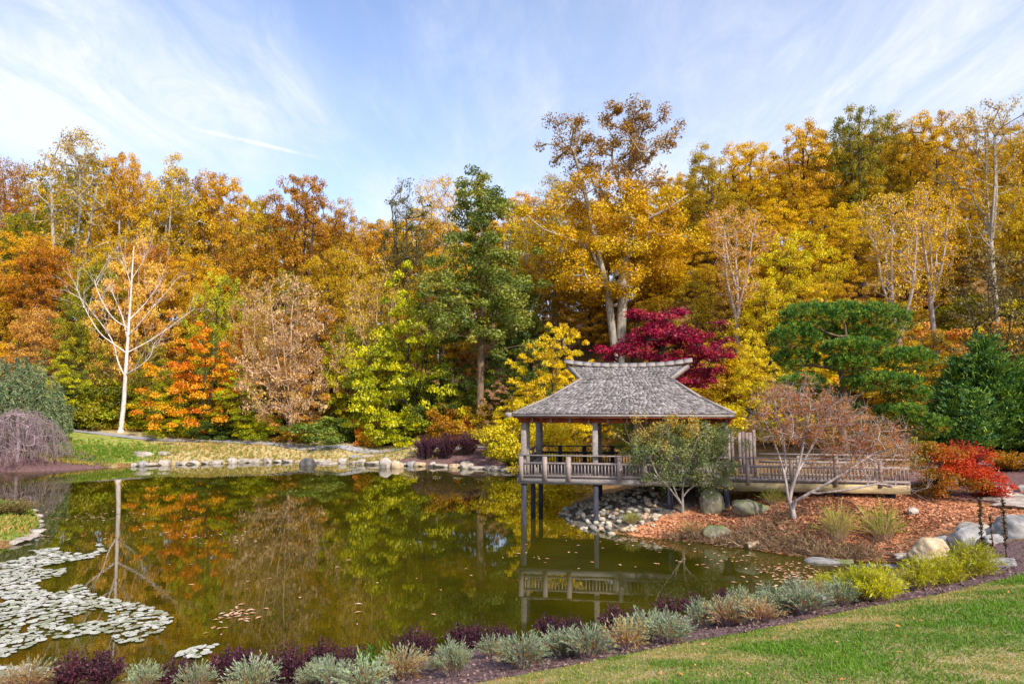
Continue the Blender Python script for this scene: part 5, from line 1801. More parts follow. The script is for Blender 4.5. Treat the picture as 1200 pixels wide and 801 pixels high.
# edging stones along the far shore
far_shore = chaikin(np.array([W(*p) for p in shore_px]), 2, False)
s_cum = np.concatenate(([0], np.cumsum(np.linalg.norm(np.diff(far_shore, axis=0), axis=1))))
x_at = [np.interp(s, s_cum, far_shore[:, 0]) for s in s_cum]
s0 = np.interp(W(158, 546)[0], far_shore[:, 0], s_cum)
s1 = np.interp(W(655, 556)[0], far_shore[:, 0], s_cum)
s = s0
k = 0
while s < s1:
    w = TR.uniform(0.5, 1.35)
    x, y = np.interp(s, s_cum, far_shore[:, 0]), np.interp(s, s_cum, far_shore[:, 1])
    o = link('stone', EDGE[k % 7], (M_stone, M_stone, M_stone, M_stone, M_tan, M_grey)[TR.randrange(6)])
    h = TR.uniform(0.34, 0.66)
    o.location = (x, y + 0.05, h * 0.22)
    o.scale = (w, TR.uniform(0.6, 1.0), h / 0.6)
    o.rotation_euler = (TR.uniform(-0.08, 0.08), TR.uniform(-0.08, 0.08), TR.uniform(-0.25, 0.25))
    tag(o, 'pale edging stone set along the far shore of the pond', 'stone', 'edging stones along the far shore')
    s += w * TR.uniform(0.85, 1.2)
    k += 1
stone(168, 536, 53.2, 1.7, 0.7, 'broad pale slab stone where the green bank meets the left end of the edging', M_stone, EDGE[0])
stone(192, 534, 53.6, 1.0, 0.5, 'squarish pale stone right beside the broad slab on the far bank', M_stone, EDGE[2])
stone(385, 530, 53, 1.7, 0.5, 'long flat whitish stone lying in the tan grass behind the edging stones', M_stone, EDGE[4])
stone(417, 525, 54.2, 1.1, 0.45, 'bluish stone in the grass near the path, left of its pale neighbour', M_grey, EDGE[1])
stone(433, 525, 54.0, 1.0, 0.45, 'pale stone in the grass near the path, right of its bluish neighbour', M_stone, EDGE[3])
stone(453, 537, 50.0, 1.3, 0.95, 'tall pale block stone in the far shore edging', M_stone, BOULD[0])
stone(466, 538, 49.8, 1.0, 0.8, 'tan block stone right of the tall pale block in the far shore edging', M_tan, BOULD[1])
stone(362, 537, 51.8, 1.2, 0.8, 'dark pointed stone in the far shore edging', M_dark, BOULD[2])

# the island bank and the inlet
ISL = [
    (834, 586, 25.2, 1.05, 1.0, 'upright mossy green boulder beneath the boardwalk, beside the feathery shrub', M_moss, BOULD[0]),
    (880, 594, 24.3, 1.35, 0.6, 'low grey boulder with a moss cap on the island bank', M_moss, BOULD[1]),
    (842, 634, 23.4, 0.95, 0.45, 'grey-green stone at the waterline below the moss-capped boulder', M_moss, BOULD[2]),
    (884, 637, 22.3, 0.55, 0.28, 'small yellowish stone at the waterline', M_tan, EDGE[0]),
    (1070, 599, 22.4, 0.5, 0.28, 'small pale stone lying alone on the orange needle mulch', M_stone, EDGE[1]),
    (966, 648, 20.6, 1.1, 0.35, 'grey flat stone at the water beside the reed clump', M_grey, EDGE[2]),
    (990, 645, 20.4, 0.6, 0.32, 'mossy stone tucked behind the grey flat stone', M_moss, EDGE[3]),
    (1002, 652, 20.0, 0.55, 0.25, 'small dark stone at the water right of the flat grey one', M_dark, EDGE[4]),
    (1020, 652, 20.0, 0.5, 0.25, 'low dark stone at the mouth of the inlet', M_dark, EDGE[5]),
    (1050, 641, 20.0, 0.9, 0.22, 'thin layered slab stone above the inlet', M_grey, EDGE[6]),
    (1066, 636, 20.3, 1.0, 0.2, 'upper thin slab stone above the inlet', M_stone, EDGE[0]),
    (1088, 650, 18.2, 1.15, 0.75, 'round tan boulder at the inlet', M_tan, BOULD[3]),
    (1104, 630, 19.2, 1.3, 0.6, 'flat-topped grey boulder behind the round tan one', M_grey, BOULD[4]),
    (1136, 641, 18.0, 1.2, 0.7, 'tall pale grey boulder right of the round tan one', M_grey, BOULD[0]),
    (1146, 628, 19.0, 1.0, 0.55, 'pale boulder behind the tall pale grey one', M_stone, BOULD[2]),
    (1122, 640, 18.8, 0.7, 0.5, 'small pale boulder wedged between the tan and the grey ones', M_stone, BOULD[1]),
    (1186, 632, 17.8, 1.3, 0.75, 'bluish grey boulder at the right border behind the dead stalks', M_grey, BOULD[3]),
    (1168, 640, 17.6, 0.8, 0.4, 'low bluish stone left of the bluish grey boulder', M_grey, EDGE[3]),
    (1174, 667, 13.2, 0.55, 0.34, 'small blue-grey stone at the lawn edge right of the lime-yellow clumps', M_grey, EDGE[2]),
    (983, 691, 12.9, 0.45, 0.3, 'pale blue stone among the lavender clumps, right', M_grey, EDGE[1]),
    (960, 693, 12.9, 0.4, 0.28, 'pale blue stone among the lavender clumps, left of its twin', M_grey, EDGE[5]),
    (590, 769, 11.2, 0.42, 0.12, 'flat tan stone at the bed edge between silvery clumps', M_tan, EDGE[4]),
]
for (px, py, Y, w, h, label, mat, mesh) in ISL:
    stone(px, py, Y, w, h, label, mat, mesh, name='boulder' if w > 0.9 else 'stone')
for i, (px, py, Y, w) in enumerate(((1166, 576, 26.2, 1.6), (1172, 584, 25.4, 1.7), (1184, 592, 24.5, 1.8), (1196, 600, 23.6, 1.8))):
    stone(px, py, Y, w, 0.28, ('topmost', 'second', 'third', 'lowest')[i] + ' pale slab of the stone steps right of the scarlet maple', M_stone, EDGE[(0, 2, 4, 6)[i]], 'stone steps', sink=0.1, name='stone_step', rz=0.1)
stone(1197, 562, 26, 0.35, 0.3, 'small bluish stone on the dark mulch at the right border', M_grey, EDGE[1])
# white pebbly edge of the grassy spit at the left
for i, (px, py) in enumerate(((38, 600), (42, 607), (45, 613), (47, 618), (46, 624), (42, 629), (34, 633), (22, 637))):
    p = W(px, py)
    o = link('stone', EDGE[i % 7], M_stone)
    o.location = (p[0] - 0.1, p[1], 0.07)
    o.scale = (TR.uniform(0.35, 0.7), TR.uniform(0.5, 0.9), TR.uniform(0.25, 0.4))
    tag(o, 'whitish stone along the waterline of the grassy spit at the left', 'stone', 'stones round the grassy spit')

# cobbles heaped under the pavilion
COB = [rock_mesh(360 + i, 1, 0.8, 0.6, 14, 0.12, 0.03, sub=1) for i in range(5)]
M_cob = [surface('cobble_pale', [S(132, 122, 104), S(176, 166, 146), S(202, 192, 174)], 3, bump=0.3), surface('cobble_grey', [S(84, 80, 74), S(122, 118, 110), S(156, 150, 140)], 3, bump=0.3), surface('cobble_tan', [S(140, 116, 88), S(182, 154, 122), S(200, 178, 150)], 3, bump=0.3)]
n = 0
tries = 0
while n < 295 and tries < 4000:
    tries += 1
    px, Y = TR.uniform(656, 772), TR.uniform(24.6, 30.5)
    p = P(px, 600, Y)
    hh, dd = heights(np.array([(p[0], Y)]))
    if dd[0] < -0.25 or dd[0] > 3.6:
        continue
    o = link('cobble', COB[n % 5], M_cob[(0, 0, 1, 2)[TR.randrange(4)]])
    sz = TR.uniform(0.13, 0.32)
    o.location = (p[0], Y, float(max(hh[0], -0.12)) + sz * 0.16)
    o.scale = (sz, sz, sz)
    o.rotation_euler = (TR.uniform(-0.4, 0.4), TR.uniform(-0.4, 0.4), TR.uniform(0, 6.28))
    tag(o, 'rounded cobble in the heap of cobbles on the bank beneath the pavilion', 'cobble', 'cobbles beneath the pavilion')
    n += 1


# ------------------------------------------------------------------ beds: clumps of leafy stems
def clump(seed, Rr, H, nst, leaf, wid, per, lean=0.6, t_by_height=True, base=0.25, curve=0.3, stem_r=0.004, spread=0.45, start=0.3, blades=0, zvar=0.35):
    """stems that rise from the base and fan out, leaflets along them; returns stems, foliage meshes"""
    rng = np.random.default_rng(seed)
    segs, Pn, Dn, Tn = [], [], [], []
    for _ in range(nst):
        a = rng.uniform(0, 6.283)
        q = rng.random() ** 0.5
        b = np.array((math.cos(a) * q * Rr * base, math.sin(a) * q * Rr * base, -0.02))
        tip = np.array((math.cos(a) * q * Rr * rng.uniform(0.8, 1.15), math.sin(a) * q * Rr * rng.uniform(0.8, 1.15), H * (1 - lean * q * q) * rng.uniform(1 - zvar, 1.08)))
        mid = (b + tip) / 2 + np.array((0, 0, H * curve * 0.5)) - np.array((math.cos(a), math.sin(a), 0)) * Rr * 0.08
        tt = np.linspace(0, 1, 5)
        c = ((1 - tt) ** 2)[:, None] * b + (2 * tt * (1 - tt))[:, None] * mid + (tt ** 2)[:, None] * tip
        for j in range(4):
            segs.append((*c[j], *c[j + 1], stem_r * (1 - 0.15 * j), stem_r * (0.85 - 0.15 * j)))
        tl = rng.uniform(start, 1.0, per)
        cp = ((1 - tl) ** 2)[:, None] * b + (2 * tl * (1 - tl))[:, None] * mid + (tl ** 2)[:, None] * tip
        dr = (2 * (1 - tl))[:, None] * (mid - b) + (2 * tl)[:, None] * (tip - mid)
        dr /= np.linalg.norm(dr, axis=1)[:, None] + 1e-9
        Pn.append(cp); Dn.append(dr + rng.normal(size=(per, 3)) * spread)
        Tn.append(tl * 0.75 + rng.normal(size=per) * 0.13 + rng.uniform(-0.12, 0.22) if t_by_height else rng.random(per) * 0.6 + rng.uniform(0, 0.4))
    p, d, t = np.concatenate(Pn), np.concatenate(Dn), np.clip(np.concatenate(Tn), 0, 1)
    d /= np.linalg.norm(d, axis=1)[:, None]
    sd = np.cross(d, rng.normal(size=d.shape))
    sd /= np.linalg.norm(sd, axis=1)[:, None] + 1e-9
    l = (leaf * rng.uniform(0.6, 1.3, len(p)))[:, None]
    v = np.stack((p, p + d * l * 0.5 + sd * wid * 0.5, p + d * l, p + d * l * 0.5 - sd * wid * 0.5), 1).reshape(-1, 3)
    return wood_mesh('stem', np.array(segs), 0.02), mesh_np('foliage', v, [np.arange(len(v)).reshape(-1, 4)], np.repeat(t, 4))


LAV = [clump(400 + i, 0.42, 0.44, 140, 0.055, 0.011, 16, lean=0.42, zvar=0.5, spread=0.35) for i in range(3)]
BARB = [clump(420 + i, 0.40, 0.46, 110, 0.035, 0.022, 26, lean=0.45, t_by_height=False, spread=0.9, start=0.2, zvar=0.45) for i in range(3)]
AMS = [clump(440 + i, 0.55, 0.58, 150, 0.10, 0.012, 22, lean=0.55, t_by_height=False, spread=0.7, start=0.25) for i in range(2)]
HEDGE = [clump(460 + i, 1.0, 1.25, 200, 0.07, 0.035, 34, lean=0.35, t_by_height=False, spread=0.8, start=0.15, stem_r=0.008) for i in range(2)]
REED = [clump(470 + i, 0.55, 0.8, 150, 0.40, 0.014, 3, lean=0.55, t_by_height=False, spread=0.2, start=0.1) for i in range(2)]


def plant(meshes, px, py, Y, w, h, label, mat, name, cat, R0, H0, group=None, bark='mauve', z=None):
    """clump whose middle-bottom shows at (px, py) if it stood at depth Y on the ground there"""
    p = P(px, py, Y)
    e = empty(name, (p[0], Y, (gz(p[0], Y) if z is None else z) + 0.01), label, cat, group, TR.uniform(0, 6.28), (w / R0, w / R0, h / H0))
    link('stem', meshes[0], BARK[bark], e)
    link('foliage', meshes[1], LEAF[mat], e)
    return e


def bed_depth(px, py):
    """depth of the ground point seen at (px, py), by marching the ray over the terrain"""
    lo = 6.0
    Ys = np.arange(5.0, 40, 0.05)
    pts = np.array([P(px, py, y) for y in Ys])
    h, _ = heights(pts)
    h = np.maximum(h, 0.0)
    k = np.argmax(pts[:, 2] <= h)
    return float(Ys[k])


LAVS = [(30, 812, 'straw'), (168, 812, 'lavender'), (228, 812, 'lavender'), (296, 812, 'lavender'), (392, 806, 'lavender'), (425, 812, 'lavender'), (472, 797, 'straw'), (530, 794, 'lavender'), (612, 784, 'lavender'), (660, 771, 'lavender'), (690, 771, 'lavender'), (733, 762, 'straw'),
        (757, 752, 'lavender'), (784, 754, 'lavender'), (822, 738, 'lavender'), (853, 734, 'straw'), (890, 730, 'straw'), (915, 722, 'lavender'), (944, 720, 'lavender'), (985, 712, 'lavender'), (868, 716, 'lavender'), (900, 706, 'lavender'), (935, 702, 'lavender'), (960, 702, 'straw')]
for i, (px, py, mat) in enumerate(LAVS):
    Y = bed_depth(px, py)
    lab = ('silvery lavender clump' if mat == 'lavender' else 'straw-orange fading lavender clump')
    near = ['at the bottom left corner beside the lily pads', 'right of the bottom left purple barberry', 'second right of the bottom left purple barberry', 'below the first pair of purple barberries', 'in front of the middle pair of barberries', 'left below the strap-leaved iris',
            'directly below the strap-leaved iris', 'just right of the iris', 'broadest of all, left of the flat tan stone pocket', 'behind the first lawn bulge', 'with grey tips, next to the broad one', 'below the third post reflection',
            'left of the fading twin', 'behind the bare mulch bay', 'with the tallest stems of the middle row', 'at the middle of the row, beside the tall one', 'lowest of the right half', 'between the two fading clumps of the right half',
            'left of the compact grey clump', 'compact and greyest, beside the pale blue stones', 'at the back of the row near the water, left', 'at the back of the row near the water, middle', 'at the back of the row near the water, right', 'beside the pale blue stone pair'][i]
    sc = TR.uniform(0.7, 1.3)
    plant(LAV[i % 3], px, py, Y + 0.1, 0.40 * sc * (1.25 if i == 8 else 1), 0.44 * TR.uniform(0.85, 1.2), f'{lab} {near}', mat, 'lavender', 'lavender plant', 0.42, 0.44, 'lavender clumps along the near bed', 'mauve')
for i in range(26):
    px = TR.uniform(360, 960)
    py = float(np.interp(px, [360, 560, 700, 860, 960], [806, 786, 766, 730, 712])) + TR.uniform(-10, 4)
    Y = bed_depth(px, py)
    sc = TR.uniform(0.45, 0.8)
    plant(LAV[i % 3], px, py, Y + TR.uniform(0, 0.5), 0.40 * sc, 0.46 * sc, 'small lavender tuft filling a gap between the larger lavender clumps', TR.choice(('lavender', 'lavender', 'straw')), 'lavender', 'lavender plant', 0.42, 0.44, 'small lavender tufts between the clumps', 'mauve')
BARBS = [(80, 806, 1.0), (118, 806, 1.1), (205, 808, 0.9), (268, 800, 1.05), (285, 796, 1.0), (335, 802, 1.1), (378, 788, 1.05), (412, 795, 0.95), (483, 772, 1.1), (498, 768, 0.9), (542, 762, 1.1), (560, 760, 1.0), (588, 752, 0.9),
         (645, 752, 1.0), (672, 748, 0.8), (720, 738, 1.0), (745, 738, 0.8), (782, 728, 1.0), (812, 718, 0.95), (848, 708, 0.9)]
for i, (px, py, sc) in enumerate(BARBS):
    Y = bed_depth(px, py)
    near = ['big one at the bottom left', 'right twin of the big bottom left one', 'small one between silvery clumps at the bottom', 'left of the close pair by the water', 'right of the close pair by the water', 'single bushy one left of the iris group', 'reaching highest over the water, left of the iris', 'just left of the iris',
            'just right of the iris', 'small one right behind the iris', 'left of the pair behind the broad lavender', 'right of the pair behind the broad lavender', 'small one left of the pavilion post reflection',
            'right of the pavilion post reflection', 'small one beside the waterside gap', 'rounded one behind the middle lavenders', 'low one right of the rounded one', 'at the water, right of the second post reflection', 'loose one at the water behind tall lavender', 'rightmost of the row'][i]
    plant(BARB[i % 3], px, py, Y + 0.15, 0.38 * sc, 0.52 * sc, f'dark purple barberry, {near}', 'purple', 'barberry', 'shrub', 0.40, 0.46, 'purple barberries at the near waterside', 'dark')
for i, (px, py, sc, near) in enumerate(((965, 690, 0.7, 'smallest, behind the silvery clumps'), (1008, 705, 1.05, 'leftmost of the big ones'), (1030, 704, 1.0, 'leaning on the leftmost big one'), (1078, 690, 0.95, 'in front of the round tan boulder'), (1105, 684, 0.95, 'in the middle of the right group'), (1142, 676, 1.1, 'tallest, in front of the dead stalks'))):
    Y = bed_depth(px, py)
    plant(AMS[i % 2], px, py, Y, 0.46 * sc, 0.56 * sc, f'lime-yellow feathery clump, {near}', 'amsonia', 'amsonia', 'plant', 0.55, 0.58, 'lime-yellow clumps at the right end of the bed', 'tan')

# strap-leaved iris
Y = bed_depth(446, 792)
p = P(446, 792, Y)
rng = np.random.default_rng(8)
V, F, n = [], [], 0
for i in range(46):
    a = rng.uniform(0, 6.283)
    o = np.array((rng.normal() * 0.22, rng.normal() * 0.12, 0))
    ln, w = rng.uniform(0.4, 0.72), rng.uniform(0.022, 0.04)
    out = np.array((math.cos(a), math.sin(a), 0)) * rng.uniform(0.05, 0.4) * ln
    sdv = np.array((-math.sin(a), math.cos(a), 0))
    pts = [o + out * t * t * (1 + 0.6 * t) + np.array((0, 0, ln * (t - 0.25 * t ** 3))) for t in np.linspace(0, 1, 6)]
    for j, q in enumerate(pts):
        ww = w * (1 - (j / 5) ** 2.2) * 0.5 + 0.001
        V += [q - sdv * ww, q + sdv * ww]
    F += [(n + 2 * j, n + 2 * j + 1, n + 2 * j + 3, n + 2 * j + 2) for j in range(5)]
    n += 12
o = empty('iris', (p[0], Y, gz(p[0], Y)), 'bright green strap-leaved iris clump at the near waterside', 'plant')
link('leaves', mesh_np('leaves', V, [F], np.repeat(rng.random(46) ** 1.5, 12)), LEAF['iris'], o)

# reed clumps on the island and far bank plants
for (px, py, Y, w, h, mat, label) in ((983, 632, 21.6, 0.6, 0.95, 'reed', 'green reed clump left of its grey-green neighbour on the island shore'), (1034, 632, 21.4, 0.7, 0.95, 'reed', 'grey-green reed clump leaning over the inlet'),
                                      (574, 530, 50.4, 0.7, 1.9, 'tanplume', 'tan plume grass at the right end of the purple hedge'), (905, 580, 24.6, 0.5, 0.5, 'reed', 'small green fern-like clump under the boardwalk edge'), (740, 626, 25.2, 0.35, 0.4, 'reed', 'small green tuft among the cobbles'),
                                      (812, 628, 23.8, 0.5, 0.4, 'straw', 'tan grass tuft at the waterline beside the cobbles')):
    plant(REED[0] if px < 1000 else REED[1], px, py, Y, w, h, label, mat, 'reed_clump', 'plant', 0.55, 0.8, None, 'tan')
for i, (px, w, h) in enumerate(((499, 1.15, 1.8), (524, 1.25, 1.85), (549, 1.15, 1.75))):
    plant(HEDGE[i % 2], px, 533, 51.9 - i * 0.2, w, h, f'dark purple rounded hedge bush on the far shore, {("left", "middle", "right")[i]} of three', 'purple', 'hedge_bush', 'shrub', 1.0, 1.25, 'purple hedge bushes on the far shore', 'dark')
for (px, py, Y, w, h, mat, label) in ((1130, 538, 30.5, 1.15, 1.25, 'magenta', 'magenta-red shrub turning yellow at its base, in front of the dark conifer'), (1182, 546, 30.0, 1.2, 0.85, 'rust', 'low brownish-green shrub right of the magenta one'),
                                      (1232, 546, 29.5, 1.2, 0.85, 'rust', 'low brownish shrub outside the right border'), (8, 618, 27.0, 1.1, 0.7, 'greyolive', 'twiggy grey shrub on the grassy spit at the left'),
                                      (905, 545, 26.6, 0.5, 0.5, 'green', 'green sprig hanging over the boardwalk rail'), (600, 540, 47.6, 1.0, 0.6, 'reed', 'low green-brown planting right of the plume grass')):
    plant(HEDGE[0 if px < 1150 else 1], px, py, Y, w, h, label, mat, 'shrub', 'shrub', 1.0, 1.25, None, 'dark')

# three dead flower stalks at the right
for (px, top, bot, lab) in ((1153, 583, 664, 'leftmost and thickest'), (1165, 602, 662, 'short thin middle'), (1180, 584, 662, 'right')):
    Y = 13.8
    p = P(px, bot, Y)
    H = P(px, top, Y)[2] - p[2]
    rng = np.random.default_rng(px)
    mb = MB()
    zs = np.linspace(0, H, 9)
    xs = np.cumsum(rng.normal(size=9)) * 0.006
    for i in range(8):
        mb.bar((xs[i], 0, zs[i]), (xs[i + 1], 0, zs[i + 1]), 0.022 - i * 0.001, 0.022 - i * 0.001, 0.4)
    o0 = empty('dead_stalk', (p[0], Y, p[2]), f'{lab} dead dark flower stalk of three standing before the grey boulders', 'plant', 'dead flower stalks')
    mb.build('stem', LEAF['deadstalk'], o0)
    k = 130 if 'short' not in lab else 30
    zz = H * rng.uniform(0.3, 1.0, k)
    pp = np.column_stack((np.interp(zz, zs, xs), np.zeros(k), zz))
    dd = rng.normal(size=(k, 3)) * (1, 1, 0.5)
    v, f, t = needle_tufts(rng, pp, dd, 2, 0.05, 0.02, 0.4, 0, 1)
    link('seed_heads', mesh_np('seed_heads', v, [f], t), LEAF['deadstalk'], o0)

# ------------------------------------------------------------------ lily pads, floating leaves
M_pad = surface('lily_pad', [S(104, 96, 56), S(138, 142, 108), S(180, 178, 160), S(208, 202, 194)], 5, bump=0.2, rough=0.36, spec=0.7, tint_mix=0.6)


def pad_mesh(seed):
    rng = np.random.default_rng(seed)
    a = np.linspace(0.16, 6.283 - 0.16, 15)
    r = 0.5 * (1 + 0.05 * np.sin(3 * a + seed))
    rim = np.column_stack((r * np.cos(a), r * np.sin(a), 0.02 + 0.06 * rng.random(15) + 0.09 * np.maximum(0, np.sin(a + seed)) ** 3 * (seed % 3 == 0)))
    v = np.vstack(([(0.04, 0, 0.01)], rim))
    return v, np.array([(0, i, i + 1) for i in range(1, 15)])


PADV = [pad_mesh(i) for i in range(12)]
PADM = []
for v, f in PADV:
    PADM.append(mesh_np('lily_pad', v, [f], np.full(len(v), (0.05, 0.35, 0.45, 0.55, 0.6, 0.7, 0.75, 0.8, 0.85, 0.9, 0.95, 0.2)[len(PADM)])))
raft = [W(*q)[:2] for q in ((-30, 655), (40, 645), (118, 637), (122, 646), (104, 654), (82, 664), (70, 676), (92, 686), (120, 702), (165, 708), (200, 722), (192, 738), (162, 753), (126, 754), (142, 739), (110, 744), (60, 748), (38, 757), (12, 768), (-40, 775))]
raft = np.array(raft)
raft2 = np.array([W(*q)[:2] for q in ((205, 770), (222, 760), (256, 755), (244, 766), (226, 773))])
raft3 = np.array([W(*q)[:2] for q in ((-40, 780), (70, 783), (75, 793), (-40, 800))])
pads = []
for poly, cov in ((raft, 2500), (raft2, 70), (raft3, 200)):
    lo, hi = poly.min(0), poly.max(0)
    area = 0.5 * abs(np.sum(poly[:, 0] * np.roll(poly[:, 1], -1) - np.roll(poly[:, 0], -1) * poly[:, 1]))
    cand = np.random.default_rng(3).uniform(lo, hi, (cov * 6, 2))
    cand = cand[sdf(poly, cand) < 0]
    gap = np.sin(cand[:, 0] * 2.1 + 1.3 * np.sin(cand[:, 1] * 1.1)) * np.sin(cand[:, 1] * 1.7 + cand[:, 0] * 0.6)
    far_thin = np.clip((cand[:, 1] - 15.5) / 7, 0, 1)
    cand = cand[(gap > -0.62 + far_thin * 0.5)]
    kept = []
    g = {}
    for q in cand:
        md = 0.135
        key = (int(q[0] / 0.2), int(q[1] / 0.2))
        if any((q - m) @ (q - m) < md * md for dx in (-1, 0, 1) for dy in (-1, 0, 1) for m in g.get((key[0] + dx, key[1] + dy), ())):
            continue
        g.setdefault(key, []).append(q)
        kept.append(q)
    pads += kept[:cov]
pads.sort(key=lambda q: q[1])
inview = [q for q in pads if abs(q[0]) < 0.77 * q[1]]
prng = np.random.default_rng(6)
for q in inview[:300]:
    o = link('lily_pad', PADM[int(prng.integers(12))], M_pad)
    o.location = (q[0], q[1], 0.008 + prng.random() * 0.012)
    d = prng.uniform(0.12, 0.23)
    o.scale = (d, d, d)
    o.rotation_euler = (prng.normal() * 0.04, prng.normal() * 0.04, prng.uniform(0, 6.28))
    tag(o, 'pale round lily pad floating in the near part of the raft at the left', 'lily pad', 'near lily pads at the left')
V, F, T, n = [], [], [], 0
for q in inview[300:]:
    v, f = PADV[int(prng.integers(12))]
    d, a = prng.uniform(0.16, 0.26), prng.uniform(0, 6.28)
    c, s_ = math.cos(a), math.sin(a)
    w = v * d @ np.array(((c, s_, 0), (-s_, c, 0), (0, 0, 1))) + np.array((q[0], q[1], 0.008 + prng.random() * 0.012))
    V.append(w); F.append(f + n); T.append(np.full(len(v), 1 - 0.75 * prng.random() ** 2)); n += len(v)
o = link('lily_pads', mesh_np('lily_pads', np.concatenate(V), [np.concatenate(F)], np.concatenate(T)), M_pad, kind='stuff')
o['label'] = 'raft of pale lily pads farther out on the left of the pond'
V, F, T, n = [], [], [], 0
spots = []
for (px, py, w, h, k) in ((280, 720, 14, 5, 40), (105, 605, 40, 3, 60), (240, 628, 30, 6, 26), (930, 672, 26, 8, 160), (850, 655, 60, 8, 40), (760, 648, 60, 10, 9), (690, 660, 40, 8, 8), (320, 660, 200, 30, 22), (500, 640, 90, 40, 9), (640, 640, 30, 14, 10), (180, 610, 50, 8, 22), (60, 630, 50, 4, 30), (740, 632, 40, 3, 40), (420, 565, 200, 6, 16), (255, 737, 6, 3, 6)):
    for _ in range(k):
        spots.append((px + prng.normal() * w, py + prng.normal() * h))
for (px, py) in spots:
    q = W(px, py)
    if sdf(POND, q[None, :2])[0] > -0.05:
        continue
    a, d = prng.uniform(0, 6.28), prng.uniform(0.04, 0.10)
    u = np.array((math.cos(a), math.sin(a), 0)) * d
    w = np.array((-math.sin(a), math.cos(a), 0)) * d * 0.5
    c = q + (0, 0, 0.006)
    V += [c - u, c + w + (0, 0, 0.012), c + u, c - w + (0, 0, 0.012)]
    F.append((n, n + 1, n + 2, n + 3)); T += [prng.random()] * 4
    n += 4
M_litter = surface('floating_leaves', [S(150, 96, 60), S(196, 150, 110), S(214, 186, 160)], 3, bump=0, tint_mix=0.9)
o = link('floating_leaves', mesh_np('floating_leaves', V, [F], T), M_litter, kind='stuff')
o['label'] = 'fallen leaves afloat on the pond'

# ------------------------------------------------------------------ grass blades on the lawn, litter on the ground
grng = np.random.default_rng(12)
cand = np.column_stack((grng.uniform(-6, 20, 640000), 2.0 + 11 * grng.random(640000) ** 0.8))
cand = cand[np.abs(cand[:, 0]) < 1.15 * cand[:, 1] + 3.0]
ld = sdf(lawn_poly, cand)
cand = cand[ld + grng.normal(size=len(cand)) * 0.05 < -0.02]


def vnoise(p, f, seed):
    r = np.random.default_rng(seed)
    out = np.zeros(len(p))
    for i in range(6):
        a = r.uniform(0, 6.28)
        k = f * r.uniform(0.6, 1.7)
        out += np.sin((p[:, 0] * math.cos(a) + p[:, 1] * math.sin(a)) * k + r.uniform(0, 6.28) + 0.8 * np.sin(p[:, 0] * k * 0.7 + p[:, 1] * k * 0.5 + i))
    return out / 6


lush = vnoise(cand, 1.6, 1) + 0.7 * vnoise(cand, 5, 2) - 0.25 * np.clip(1.2 + sdf(lawn_poly, cand) / 1.2, 0, 1)
keep = grng.random(len(cand)) < 0.35 + 0.6 * np.clip(lush + 0.5, 0, 1)
cand, lush = cand[keep], lush[keep]
hz, _ = heights(cand)
N_ = len(cand)
h = 0.022 + 0.03 * grng.random(N_) * np.clip(0.7 + lush, 0.3, 1.5)
a = grng.uniform(0, 6.283, N_)
b = np.column_stack((cand, hz + 0.004))
sdv = np.column_stack((np.cos(a), np.sin(a), np.zeros(N_))) * (0.003 + 0.0004 * cand[:, 1])[:, None]
tipv = b + np.column_stack((grng.normal(size=N_) * 0.5 * h, grng.normal(size=N_) * 0.5 * h, h))
v = np.stack((b - sdv, b + sdv, tipv), 1).reshape(-1, 3)
t = np.clip(0.55 + lush * 0.62 + grng.normal(size=N_) * 0.15, 0, 1)
o = link('grass', mesh_np('grass', v, [np.arange(3 * N_).reshape(-1, 3)], np.repeat(t, 3)), LEAF['lawn'], kind='stuff')
o['label'] = 'short patchy grass of the near lawn'


def scatter(name, label, pts, mat, size, lift=0.01):
    hz, d = heights(pts)
    ok = d > 0.03
    pts, hz = pts[ok], hz[ok]
    n = len(pts)
    r = np.random.default_rng(17)
    c = np.column_stack((pts, hz + lift + r.random(n) * 0.02))
    u = r.normal(size=(n, 3)) * (1, 1, 0.35)
    u /= np.linalg.norm(u, axis=1)[:, None]
    w = np.cross(u, r.normal(size=(n, 3)) * 0.5 + (0, 0, 1))
    w /= np.linalg.norm(w, axis=1)[:, None]
    s = (size * r.uniform(0.5, 1.4, n))[:, None]
    v = np.stack((c - u * s, c + w * s * 0.5, c + u * s, c - w * s * 0.5), 1).reshape(-1, 3)
    o = link(name, mesh_np(name, v, [np.arange(4 * n).reshape(-1, 4)], np.repeat(r.random(n), 4)), mat, kind='stuff')
    o['label'] = label


def disc(px, py, Y, rx, ry, n, seed):
    c = P(px, py, Y)
    r = np.random.default_rng(seed)
    g = r.normal(size=(n, 2)) * 0.5
    return np.column_stack((c[0] + g[:, 0] * rx, Y + g[:, 1] * ry))


scatter('leaf_litter', 'fallen leaves and needles on the island bank', np.vstack([disc(900, 605, 23.6, 4.4, 2.6, 5000, 1), disc(1040, 605, 22.9, 4.6, 2.8, 6000, 2), disc(830, 618, 23.8, 3, 1.4, 2500, 3), disc(1140, 605, 21.8, 3, 3, 2500, 4), disc(960, 605, 23.2, 6, 3, 14000, 5)]),
        surface('needle_litter', [S(112, 74, 54), S(182, 116, 78), S(218, 166, 124)], 3, bump=0, tint_mix=0.9), 0.055)
lr = np.random.default_rng(44)
lp = np.column_stack((lr.uniform(-2, 14, 900), lr.uniform(3.5, 13, 900)))
lp = lp[sdf(lawn_poly, lp) < -0.05]
scatter('fallen_leaves', 'fallen leaves scattered on the lawn', lp[:420], surface('lawn_leaves', [S(120, 70, 40), S(178, 112, 60), S(206, 160, 100)], 3, bump=0, tint_mix=0.9), 0.03, 0.025)
bp = np.concatenate([edge_s[:, None, :2] * 1.0 + np.zeros((1, 1, 2))]).reshape(-1, 2)
br = np.random.default_rng(19)
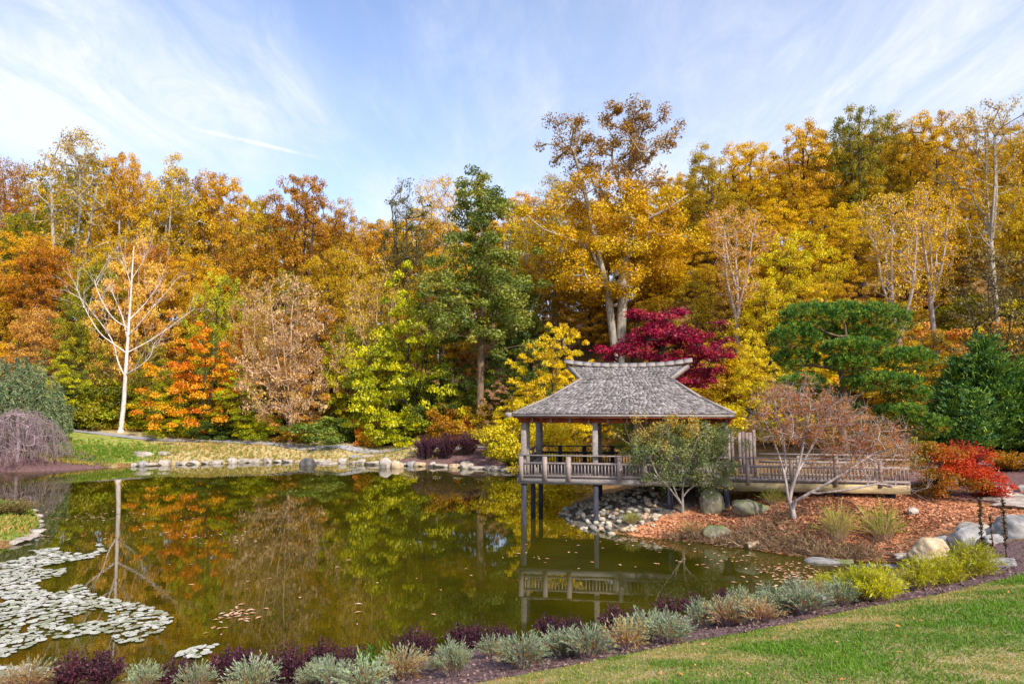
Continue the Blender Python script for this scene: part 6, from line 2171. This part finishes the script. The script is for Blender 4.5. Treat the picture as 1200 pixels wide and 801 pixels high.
es, ss = resample(edge_s[:, :2], 400), resample(SHORE_NEAR[:, :2], 400)
ii = br.integers(0, 400, 9000)
tt = br.random(9000)[:, None] ** 1.4
scatter('mulch_chips', 'shredded bark chips on the near bed', es[ii] * (1 - tt) + ss[ii] * tt, surface('bark_chips', [S(60, 44, 42), S(106, 82, 78), S(150, 122, 110)], 3, bump=0, tint_mix=0.9), 0.03, 0.014)
hay = []
for (px, py, Y, rx, ry, k) in ((800, 627, 23.5, 1.4, 0.5, 420), (850, 635, 22.7, 1.6, 0.6, 520), (900, 640, 21.9, 1.8, 0.6, 620), (950, 645, 21.2, 1.6, 0.6, 420), (1000, 648, 20.9, 1.4, 0.5, 240), (1090, 640, 19.8, 2.0, 0.8, 160), (880, 618, 23.0, 2.4, 0.8, 240)):
    hay.append(disc(px, py, Y, rx, ry, k, px))
hay = np.vstack(hay)
hz, dd = heights(hay)
hay, hz = hay[dd > 0.0], hz[dd > 0.0]
r = np.random.default_rng(29)
v, f, t = needle_tufts(r, np.column_stack((hay, hz + 0.02)), r.normal(size=(len(hay), 3)) * (0.9, 0.9, 0.2) + (0, -0.2, 0.35), 6, 0.26, 0.014, 0.5, 0, 1)
o = link('dry_grass', mesh_np('dry_grass', v, [f], t), foliage('dry_grass_blades', [S(92, 74, 60), S(150, 122, 98), S(190, 160, 130), S(140, 128, 80)], hue=0.0, val=0.0), kind='stuff')
o['label'] = 'dry matted grass along the waterline of the island'
# tufts of longer grass on the far bank and the spit
tp, tm = [], []
for (px, py, Y, rx, ry, k, m) in ((95, 528, 53, 5, 3.0, 900, 0), (150, 530, 53.5, 3.5, 2.8, 500, 0), (260, 528, 54.5, 8, 3, 1200, 1), (400, 530, 53, 8, 2.6, 1000, 1), (15, 600, 27.5, 3.6, 4.4, 1500, 0), (35, 605, 26.5, 1.6, 4.5, 900, 1), (60, 545, 50.0, 5, 0.6, 300, 1)):
    pt = disc(px, py, Y, rx, ry, k, px)
    tp.append(pt); tm.append(np.full(k, m))
tp, tm = np.vstack(tp), np.concatenate(tm)
hz, dd = heights(tp)
ok = dd > 0.05
tp, tm, hz = tp[ok], tm[ok], hz[ok]
r = np.random.default_rng(23)
dirs = r.normal(size=(len(tp), 3)) * 0.25 + (0, 0, 1)
v, f, t = needle_tufts(r, np.column_stack((tp, hz)), dirs, 7, 0.2, 0.03, 0.4, 0, 1)
t = np.where(np.repeat(tm, 28) == 1, t * 0.45, 0.28 + 0.6 * t)
o = link('bank_grass', mesh_np('bank_grass', v, [f], t), LEAF['lawn'], kind='stuff')
o['label'] = 'rough grass on the far bank and the spit'
